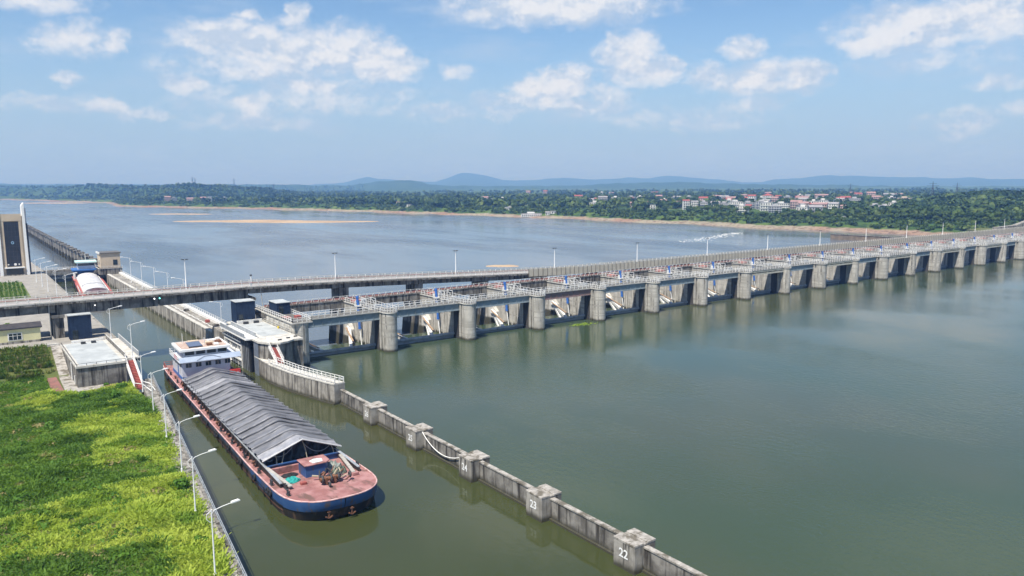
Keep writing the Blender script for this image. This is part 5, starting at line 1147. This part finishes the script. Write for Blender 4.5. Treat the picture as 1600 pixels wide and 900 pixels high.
    c += rng.normal(0, .13, c.shape) * np.array([1, 1, 0]); a = rng.uniform(0, 6.28, q * B_); w = rng.uniform(.05, .11, q * B_); ax = np.stack([np.cos(a) * w, np.sin(a) * w, 0 * a], 1); h = rng.uniform(.4, 1.15, q * B_); up = np.stack([np.cos(a + 1.6) * .35, np.sin(a + 1.6) * .35, h], 1)
    tag(link('crop_plants', quads_mesh('crop', c, ax, up, leaf_mat('crop_leaf', (.08, .17, .02), (.20, .25, .05), (.36, .30, .14), trans=.3, ns=.7, n3=.9))), 'rows of vegetable plants below the yellow house', 'crops', kind='stuff')
    # hedge rows on the platform lawn
    c = []
    for r in range(9):
        for i in range(130):
            y = 283 + 50 * i / 130; x0 = 6 + 1.25 * r + .035 * (y - 283)
            if x0 < 17.3: c.append((x0 + rng.normal(0, .12), y, 7.55 + rng.uniform(0, .45)))
    c = np.repeat(np.array(c), 5, 0); c += rng.normal(0, .15, c.shape); c[:, 2] = np.maximum(c[:, 2], 7.5); a = rng.uniform(0, 6.28, len(c)); ax = np.stack([np.cos(a), np.sin(a), 0 * a], 1) * .12; up = rng.normal(0, .2, c.shape) + np.array([0, 0, .18])
    tag(link('lawn_rows', quads_mesh('lawn_rows', c, ax, up, leaf_mat('hedge_leaf', (.06, .13, .02), (.12, .2, .03)))), 'green planted rows on the left lock platform', 'plants', kind='stuff')
build_grass()
def leaf_cloud(n, rx, ry, rz, size, seed, cz=0, lobes=6, hollow=.55):
    r = np.random.default_rng(seed); L_ = r.normal(0, 1, (lobes, 3)); L_ /= np.linalg.norm(L_, axis=1)[:, None]; L_ *= r.uniform(.25, .62, (lobes, 1)); L_[:, 2] = np.abs(L_[:, 2]) * 1.0 - .15
    lr = r.uniform(.36, .58, lobes); i = r.integers(0, lobes, n); d = r.normal(0, 1, (n, 3)); d /= np.linalg.norm(d, axis=1)[:, None]
    p = L_[i] + d * (lr[i] * r.uniform(hollow, 1.05, n) ** .5)[:, None]; c = p * np.array([rx, ry, rz]) + np.array([0, 0, cz])
    t = r.normal(0, 1, (n, 3)); t -= d * (t * d).sum(1)[:, None] * .7; t /= np.linalg.norm(t, axis=1)[:, None]; s = size * r.uniform(.6, 1.3, n)[:, None]
    u = np.cross(d, t); u /= np.linalg.norm(u, axis=1)[:, None] + 1e-9
    return c, t * s * .5, u * s
def make_shrub(seed, r):
    c, a, u = leaf_cloud(420, r, r, r * .8, .26 * r ** .5, seed, r * .5); c[:, 2] = np.maximum(c[:, 2], .05)
    t = thing('shrub', 'x', 'shrub', (0, 0, 0), 0, 'shrubs on the grassy bank'); link('foliage', quads_mesh('foliage', c, a, u, SHRUBM), t)
    MB().tube([(0, 0, -.2), (.05, 0, r * .5)], [.07, .03], 5).build('stem', RUST, t); return t
SHR = [(20.5, 100.2, 1.3, 'green shrub leaning over the path beside the third lamp'), (23.0, 158.6, 1.3, 'leafy shrub at the foot of the left red stairs'), (16.4, 156, 1.1, 'low shrub in front of the lock head wall'), (18.6, 83.0, .9, 'small shrub beside the path near the closest lamp'), (21.0, 163.2, .6, 'small weed growing at the lock head wall foot'), (20.8, 151.5, 1.4, 'wide shrub between the path and the lock head')]
for i, (x, y, r, lb) in enumerate(SHR):
    o = make_shrub(100 + i, r); o.location = (x, y, float(field_h(np.array([x]), np.array([y]))[0][0]) - .05); o['label'] = lb

for i, (x, y, r) in enumerate(((1, 212, 1.3), (4, 213, 1.5), (6.5, 212, 1.2), (9, 213.5, 1.5), (11.5, 212.5, 1.2), (8, 217, 1.5), (2.5, 218, 1.4))):
    o = make_shrub(140 + i, r); o.location = (x, y, 8.0); o['label'] = f'garden shrub behind the yellow house under the bridge, {ORD[i]} of seven'
structure(MB().box(-2, 13, 210.5, 219.5, 7.7, 8.06).build('garden_bed', FIELD), 'planted bed behind the yellow house')
# far trees
TM = [leaf_mat('tree_leaf_dark', (.028, .055, .018), (.048, .085, .022), trans=.2, ns=.05), leaf_mat('tree_leaf_mid', (.042, .080, .022), (.072, .115, .028), trans=.2, ns=.05), leaf_mat('tree_leaf_light', (.075, .12, .03), (.12, .165, .04), trans=.2, ns=.05)]
BARK = mat('bark', (.12, .09, .06), rough=1)
tree_meshes = []
for i in range(9):
    w = .42 + .1 * (i % 3); c, a, u = leaf_cloud(330, w, w, .42, .105, 40 + i, .60, lobes=7); cr = quads_mesh('crown', c, a, u, TM[i % 3])
    k = MB(); k.tube([(0, 0, -.1), (.01, 0, .25), (.0, .01, .6)], [.035, .028, .012], 5)
    for q in range(3): an = q * 2.1 + i; k.tube([(0, 0, .26), (.2 * math.cos(an), .2 * math.sin(an), .55)], [.018, .006], 4)
    tree_meshes.append((cr, k.mesh('trunk', BARK)))
TLAB = [('dense dark tree', 'dark'), ('mid green round tree', 'mid green'), ('pale green loose tree', 'pale green')]
def scatter_trees():
    cand = []; r = np.random.default_rng(11)
    N = 15000; az = r.uniform(.02, 1.25, N); rad = 1 / r.uniform(1 / 1050, 1 / 470, N); X = rad * np.sin(az); Y = rad * np.cos(az); d = land_dist(X, Y); gz = ground_z(X, Y)
    den = fbm(X / 70, Y / 70, 61)
    ok = (d > 40) & (gz > 3) & (den > .47)
    P = np.stack([X, Y, gz, d, rad], 1)[ok]; taken = []
    for p in P:
        if len(taken) >= 300: break
        if min([math.hypot(p[0] - q[0], p[1] - q[1]) for q in taken] or [99]) < 6.5: continue
        if any(abs(p[0] - hx) < hw_ + 5 and 0 < hy_ - p[1] + 6 < 16 for hx, hy_, _, hw_, _ in HOUSES): continue
        taken.append(p)
    for i, p in enumerate(taken):
        j = int(r.integers(0, 9)); h = r.uniform(6.5, 11.5) * (.75 if p[3] < 75 else 1)
        t = thing('tree', f'{TLAB[j % 3][0]} on the far river bank near the town', 'tree', (p[0], p[1], p[2] - .3), r.uniform(0, 6.28), f'{TLAB[j % 3][1]} trees on the far bank')
        t.scale = (h, h, h); link('crown', tree_meshes[j][0], t); link('trunk', tree_meshes[j][1], t)
    # woods beyond: one mass of leaf clumps
    def wood(name, N, r0, r1, az0, az1, size, thr, seed, label, dmin=55):
        q = np.random.default_rng(seed); az = q.uniform(az0, az1, N); rad = 1 / q.uniform(1 / r1, 1 / r0, N); X = rad * np.sin(az); Y = rad * np.cos(az); d = land_dist(X, Y); g = ground_z(X, Y)
        ok = (d > dmin) & (g > 2) & (fbm(X / 130, Y / 130, 61 + seed) > thr)
        for hx, hy_, _, hw_, _h in HOUSES: ok &= ~((abs(X - hx) < hw_ * .8 + 3) & (abs(Y - hy_) < hw_ * .8 + 5)) & ~((np.abs(np.arctan2(X, Y) - math.atan2(hx, hy_)) < (hw_ * .5 + 1) / math.hypot(hx, hy_)) & (np.hypot(X, Y) < math.hypot(hx, hy_)) & (np.hypot(X, Y) > math.hypot(hx, hy_) - 45))
        X, Y, g, rad = X[ok], Y[ok], g[ok], rad[ok]; n = len(X); K = 28; hh = size * q.uniform(.6, 1.25, n)
        for s in range(3):
            sel = (fbm(X / 90, Y / 90, 5) * 2.2 + q.normal(0, .35, n)) ; sel = np.clip(((sel - .75) * 3).astype(int), 0, 2) == s
            m = int(sel.sum())
            if not m: continue
            dv = q.normal(0, 1, (m * K, 3)); dv /= np.linalg.norm(dv, axis=1)[:, None]; hs = np.repeat(hh[sel], K)[:, None]
            c = np.repeat(np.stack([X[sel], Y[sel], g[sel]], 1), K, 0) + dv * hs * np.array([.48, .48, .36]) * q.uniform(.55, 1.05, (m * K, 1)) + hs * np.array([0, 0, .55])
            tt = q.normal(0, 1, (m * K, 3)); tt -= dv * (tt * dv).sum(1)[:, None] * .7; tt /= np.linalg.norm(tt, axis=1)[:, None]; u = np.cross(dv, tt)
            sc = hs * q.uniform(.13, .26, (m * K, 1)); o = link(name, quads_mesh(name, c, tt * sc, u * sc * 1.7, TM[s])); tag(o, f'{TLAB[s][1]} {label}', 'woods', kind='stuff')
    wood('bank_woods', 4200, 480, 1250, .03, 1.26, 7.5, .49, 1, 'tree belt along the far river bank', 46)
    wood('far_woods', 9500, 1150, 4200, -.05, 1.28, 11, .36, 2, 'woods on the plain behind the town', 60)
    wood('hill_woods', 2600, 850, 1700, 1.04, 1.30, 10, .2, 3, 'wooded hill at the right behind the town', 60)
    wood('ridge_woods', 7500, 2300, 6200, -.09, .44, 8.5, .1, 4, 'wooded low hills at the left horizon', 90)
    q = np.random.default_rng(23); sp_ = []
    seg = [(a, b) for a, b in zip(SHORE[2:-3], SHORE[3:-2])]
    for (a, b) in seg:
        L_ = math.dist(a, b); dm = max(400, min(math.hypot(*a), math.hypot(*b))); n = int(L_ * 2600 / dm ** 1.0 * .9)
        f = q.uniform(0, 1, n); off = 14 + 80 * q.uniform(0, 1, n) ** 1.3; nx, ny = (b[1] - a[1]) / L_, -(b[0] - a[0]) / L_
        sg = 1 if land_dist(np.array([(a[0] + b[0]) / 2 + nx * 30]), np.array([(a[1] + b[1]) / 2 + ny * 30]))[0] > 0 else -1
        sp_.append(np.stack([a[0] + (b[0] - a[0]) * f + sg * nx * off, a[1] + (b[1] - a[1]) * f + sg * ny * off], 1))
    sp_ = np.concatenate(sp_); g = ground_z(sp_[:, 0], sp_[:, 1]); ok = (g > .2) & (fbm(sp_[:, 0] / 40, sp_[:, 1] / 40, 7) > .40) & (np.hypot(sp_[:, 0], sp_[:, 1]) > 430); sp_ = sp_[ok]; g = g[ok]
    for s in range(3):
        sel = q.integers(0, 3, len(g)) == s; m = int(sel.sum()); K = 30; hs = np.repeat(q.uniform(1.8, 5.2, m), K)[:, None]
        dv = q.normal(0, 1, (m * K, 3)); dv /= np.linalg.norm(dv, axis=1)[:, None]
        c = np.repeat(np.concatenate([sp_[sel], g[sel][:, None]], 1), K, 0) + dv * hs * np.array([.75, .75, .4]) * q.uniform(.5, 1.05, (m * K, 1)) + hs * np.array([0, 0, .35])
        tt = q.normal(0, 1, (m * K, 3)); tt -= dv * (tt * dv).sum(1)[:, None] * .7; tt /= np.linalg.norm(tt, axis=1)[:, None]; u = np.cross(dv, tt); sc = hs * q.uniform(.15, .3, (m * K, 1))
        tag(link('bank_scrub', quads_mesh('bank_scrub', c, tt * sc, u * sc * 1.6, TM[s])), f'{TLAB[s][1]} scrub on the river bank slope', 'scrub', kind='stuff')
HOUSES = [(901, 874, 'r', 9.2, 5.1), (950, 877, 'p', 10.5, 7.4), (848, 739, 'wr', 8.3, 11.9), (903, 771, 'w', 8.7, 8.7), (865, 722, 'g', 9.2, 10.1), (1050, 828, 'y', 13.1, 8.7), (896, 690, 'w', 14.8, 10.1), (883, 663, 'r', 10.8, 5.4), (1015, 753, 'wr', 10.3, 15.5), (920, 665, 'g', 13.0, 10.2), (1203, 858, 'hr', 15.7, 12.0), (1069, 749, 'p', 9.6, 11.7), (916, 629, 'w', 16.3, 8.2), (952, 632, 'p', 13.1, 9.3), (1202, 787, 'p', 18.8, 9.4), (1402, 874, 'p', 21.6, 9.4), (978, 606, 'w', 10.3, 11.3), (939, 569, 'w', 12.5, 8.1), (949, 559, 'p', 7.2, 5.4), (1292, 757, 'r', 14.7, 8.5), (1558, 885, 'r', 13.2, 10.2), (1363, 750, 'p', 12.7, 15.2), (1541, 802, 'g', 19.8, 8.5), (949, 523, 'r', 7.1, 3.5), (746, 446, 'w', 4.3, 2.8), (750, 441, 'w', 3.6, 2.1), (656, 853, 'long', 24.6, 4.4), (672, 837, 'w', 5.3, 3.5), (678, 831, 'w', 6.1, 3.5), (684, 952, 'w', 5.7, 3.8), (687, 948, 'w', 3.8, 3.8), (942, 1327, 'w', 9.3, 6.6), (953, 1412, 'p', 13.9, 6.9), (894, 1293, 'g', 10.3, 5.1), (847, 932, 'w', 15.4, 6.2), (939, 1082, 'p', 10.5, 4.7), (1062, 1099, 'g', 10.0, 7.5), (864, 861, 'p', 9.9, 6.0), (1492, 1960, 'p', 12.1, 12.1), (1524, 1912, 'r', 12.0, 12.0), (682, 1297, 'p', 9.6, 4.8), (650, 1200, 'w', 5.6, 4.5), (802, 514, 'arch', 29.5, 3.9), (536, 2544, 'p', 14.8, 12.7), (555, 2539, 'g', 12.7, 10.6), (598, 2530, 'p', 17.0, 8.5), (636, 2520, 'p', 14.8, 10.6), (575, 2213, 'g', 9.3, 11.2), (588, 2197, 'w', 9.3, 11.1), (635, 2281, 'g', 11.6, 9.7), (666, 2242, 'w', 9.5, 5.7), (691, 2211, 'p', 11.3, 5.7), (529, 1271, 'w', 3.4, 3.4), (1236, 625, 'b', 18.1, 10.2), (1595, 840, 'g', 17.6, 8.8), (1741, 892, 'p', 12.8, 8.0), (1889, 1785, 'r', 19.1, 8.5), (1764, 1909, 'w', 10.6, 8.5), (1788, 1887, 'p', 12.7, 6.4), (1063, 604, 'g', 9.0, 6.0), (1898, 1351, 'p', 15.2, 7.6), (1623, 1047, 'w', 12.6, 6.3), (1588, 964, 'w', 12.1, 7.6), (1314, 889, 'g', 11.6, 7.8), (1923, 1112, 'p', 14.5, 7.2), (1434, 1160, 'p', 13.5, 6.0), (1146, 723, 'g', 9.9, 8.8), (964, 621, 'r', 8.4, 6.5), (938, 835, 'p', 8.2, 6.1), (837, 794, 'w', 6.6, 5.6)]
RM = {'red': mat('roof_red', (.33, .085, .07), (.26, .085, .07), ns=.3, rough=.7), 'grey': mat('roof_slate', (.22, .21, .22), (.3, .29, .29), ns=.3, rough=.8), 'pink': mat('roof_pink', (.33, .20, .185), (.26, .17, .16), ns=.3, rough=.8)}
WM = {'w': mat('render_white', (.72, .71, .68), (.6, .59, .57), ns=.3, rough=.85), 'p': mat('render_pink', (.52, .40, .37), (.45, .35, .33), ns=.3, rough=.85), 'g': mat('render_grey', (.47, .47, .48), (.38, .38, .4), ns=.3, rough=.85), 'y': mat('render_yellow', (.60, .47, .22), rough=.85), 'b': mat('render_beige', (.56, .46, .36), rough=.85)}
hr_ = random.Random(31)
for q in range(74):                                   # the rest of the town, row behind row
    az_ = hr_.triangular(.66, 1.12, 1.0); rd = hr_.uniform(880, 1700) * (1.0 if az_ < 1.0 else .95); x, y = rd * math.sin(az_), rd * math.cos(az_)
    if land_dist(np.array([x]), np.array([y]))[0] > 110 and all(math.hypot(x - h_[0], y - h_[1]) > 17 for h_ in HOUSES): HOUSES.append((round(x), round(y), hr_.choice(['w', 'g', 'p', 'g', 'w', 'p', 'g', 'r']), hr_.uniform(9, 15), hr_.uniform(6.5, 11)))
HOUSES = [(round(x * 2080 / math.hypot(x, y)), round(y * 2080 / math.hypot(x, y)), k, w * .85, h * .85) if math.atan2(x, y) < .31 and math.hypot(x, y) > 2080 else (x, y, k, w, h) for x, y, k, w, h in HOUSES]
HOUSES.sort(key=lambda q: math.atan2(q[0], q[1]))
CW = {'w': 'white', 'wr': 'white', 'hr': 'white', 'long': 'long low white', 'arch': 'long low white arcaded', 'p': 'pinkish', 'r': 'low pinkish', 'g': 'grey', 'y': 'yellow', 'b': 'beige'}
HOUSES = [(x, y, k, w * 1.15, h * 1.12) for x, y, k, w, h in HOUSES]
TOT = {}
for x, y, k, w, h in HOUSES:
    rk = 'red' if k in ('r', 'wr', 'hr', 'y') else 'pink' if k == 'p' else 'grey'; q = f'{CW[k]} {max(1, round(h / 3.3))}-storey house with {rk} roof in the far town'; TOT[q] = TOT.get(q, 0) + 1
def build_houses():
    SEEN = {}
    for i, (x, y, k, w, h) in enumerate(HOUSES):
        az = math.atan2(x, y); r = math.hypot(x, y); z = float(ground_z(np.array([x]), np.array([y]))[0]) - .3; d = max(6, min(11, w * .7)); st = max(1, round(h / 3.3))
        wall = WM['w'] if k in ('w', 'wr', 'hr', 'long', 'arch') else WM['p'] if k in ('p', 'r') else WM[k]
        cw = {'w': 'white', 'wr': 'white', 'hr': 'white', 'long': 'long low white', 'arch': 'long low white arcaded', 'p': 'pinkish', 'r': 'low pinkish', 'g': 'grey', 'y': 'yellow', 'b': 'beige'}[k]
        roofk = 'red' if k in ('r', 'wr', 'hr', 'y') else 'pink' if k == 'p' else 'grey'
        hl = f'{cw} {st}-storey house with {roofk} roof in the far town'; hn_ = SEEN[hl] = SEEN.get(hl, 0) + 1; hl = hl if TOT[hl] == 1 else f'{hl}, {ORD[hn_ - 1]} such from the left'
        t = thing('town_house', hl, 'house', (x, y, z), -az + [.0, .25, -.3, .12, -.15][i % 5], 'houses across the river')
        k2 = MB(); k2.box(-w / 2, w / 2, 0, d, 0, h); k2.build('wall', wall, t)
        if k in ('w', 'g', 'long', 'arch', 'b') and i % 4:
            MB().box(-w / 2 - .3, w / 2 + .3, -.3, d + .3, h + .005, h + .35).build('roof', RM[roofk], t)
            if w > 8: MB().box(-w * .2, w * .15, 2, d - 1, h + .355, h + 2.4).build('stair_tower', wall, t)
        elif k == 'hr':
            m = MB(); e = .6; m.add([(-w / 2 - e, -e, h), (w / 2 + e, -e, h), (w / 2 + e, d + e, h), (-w / 2 - e, d + e, h), (0, d / 2, h + 4)], [(0, 1, 4), (1, 2, 4), (2, 3, 4), (3, 0, 4), (3, 2, 1, 0)]); m.build('roof', RM['red'], t)
        else: MB().extr([(-.5, h), (d + .5, h), (d / 2, h + min(2.4, d * .25))], 'x', -w / 2 - .4, w / 2 + .4).build('roof', RM[roofk], t)
        m = MB(); n = max(2, int(w / 2.6)); fl = max(1, st)
        for f in range(fl):
            for c in range(n):
                x0 = -w / 2 + w * (c + .25) / n; x1 = -w / 2 + w * (c + .75) / n; z0 = h * f / fl + .22 * h / fl; z1 = h * f / fl + .75 * h / fl
                if k == 'arch': z0 = .2
                m.box(x0, x1, -.12, -.01, z0, z1)
        m.build('windows', GLASS, t, kind='stuff')
        if fl > 1 and w > 7:
            for f in range(1, fl): MB().box(-w / 2, w / 2, -.9, -.13, h * f / fl - .1, h * f / fl + .15).build('balcony', wall, t)
build_houses(); scatter_trees()

# pylons
def make_pylon(h):
    t = thing('pylon', 'x', 'pylon', (0, 0, 0), 0, 'lattice pylons on the horizon'); k = MB(); T = h * .010; b = h * .09
    for sx in (-1, 1):
        for sy in (-1, 1): k.bar((sx * b, sy * b, 0), (sx * b * .22, sy * b * .22, h * .72), T); k.bar((sx * b * .22, sy * b * .22, h * .72), (0, 0, h), T * .8)
    for i in range(6):
        f0, f1 = i / 6 * .72, (i + 1) / 6 * .72; w0, w1 = b * (1 - f0 / .72 * .78), b * (1 - f1 / .72 * .78)
        for s in (-1, 1): k.bar((-w0 * s, -w0, f0 * h), (w1 * s, -w1, f1 * h), T * .6); k.bar((-w0 * s, w0, f0 * h), (w1 * s, w1, f1 * h), T * .6)
    k.build('lattice', DARKSTEEL, t, kind='stuff'); k = MB()
    for z, w in ((.70, .20), (.80, .26), (.90, .16)): k.bar((-w * h, 0, z * h), (w * h, 0, z * h), T)
    k.build('cross_arm', DARKSTEEL, t, kind='stuff'); return t
for (az, r, h, lb) in ((1.131, 1500, 38, 'tall lattice pylon at the right standing out against the blue hills'), (1.045, 2400, 34, 'lattice pylon behind the middle of the town'), (.166, 2900, 34, 'lattice pylon on the left wooded ridge, leftmost'), (.236, 2900, 34, 'lattice pylon on the left ridge, second from the left'), (.239, 3000, 32, 'lattice pylon on the left ridge, close beside its twin'), (.283, 2950, 36, 'lattice pylon on the left ridge, fourth from the left'), (.329, 2900, 30, 'lattice pylon at the right end of the left ridge'), (1.155, 1900, 34, 'smaller lattice pylon at the far right horizon')):
    o = make_pylon(h); o['label'] = lb; x, y = r * math.sin(az), r * math.cos(az); o.location = (x, y, float(ground_z(np.array([x]), np.array([y]))[0]) - .5); o.rotation_euler = (0, 0, -az + .3)

# right abutment and training wall
t = thing('abutment_wall', 'grey concrete abutment wall rising at the right end of the dam', 'wall', (0, 0, 0))
MB().extr([(575, -4), (730, -4), (730, 15.5), (628, 15.2), (606, 12.4), (575, 12.0)], 'y', 226, 229).build('wall_face', CONC, t); MB().box(628, 730, 225.8, 229.2, 15.55, 16.2).build('coping', CONC_LIGHT, t)
for x in (640, 668, 700): MB().box(x, x + 6, 226, 229, 16.25, 18.2).build('parapet_box', WHITE, t)
t = thing('training_wall', 'low brownish wall in the river below the right end of the dam', 'wall', (0, 0, 0))
for j in range(9): y = 206 + 16 * j; MB().box(577, 579.5, y + .04, y + 16, -8, 1.2).build('wall_panel', mat('brown_concrete', (.22, .17, .125), (.15, .12, .09), ns=.3, rough=.95), t); MB().box(576.7, 579.8, y + .04, y + 16, 1.205, 1.6).build('coping', CONC_DARK, t)
structure(MB().prism([(600, 150), (1100, 60), (1100, 330), (668, 285), (640, 232), (600, 229.5)], -8, 4.5).build('abutment_ground', FIELD), 'grassy ground behind the right abutment')
# foam on the rapids and a raft of weed
def foam(n, seed):
    r = np.random.default_rng(seed); f = r.uniform(0, 1, n); a = np.array([468, 405.]); b = np.array([592, 454.]); p = a + (b - a) * f[:, None] + r.normal(0, 1, (n, 2)) * np.array([9, 4.2]) * (1 - .4 * f)[:, None]
    c = np.concatenate([p, np.full((n, 1), ZD + .06)], 1); L_ = r.uniform(.3, 1.3, n); ax = np.stack([L_, L_ * r.uniform(-.2, .5, n), 0 * L_], 1); up = np.stack([-.2 * L_, r.uniform(.2, .6, n), r.uniform(.0, .12, n)], 1)
    return quads_mesh('foam', c, ax, up, mat('white_foam', (.8, .8, .78), rough=.9))
tag(link('foam', foam(300, 4)), 'white foam on the rapids below the dam', 'foam', kind='stuff')
r = np.random.default_rng(2); c = np.stack([151.5 + r.normal(0, 2.2, 260), 172.2 + r.normal(0, .9, 260), np.full(260, .03)], 1); ax = r.normal(0, .2, (260, 3)) * [1, 1, 0]; up = r.normal(0, .2, (260, 3)) * [1, 1, 0] + [0, 0, .05]
tag(link('floating_weed', quads_mesh('weed', c, ax, up, leaf_mat('weed_leaf', (.2, .32, .03), (.28, .38, .05)))), 'bright green floating weed against the dam pier', 'water weed', kind='stuff')
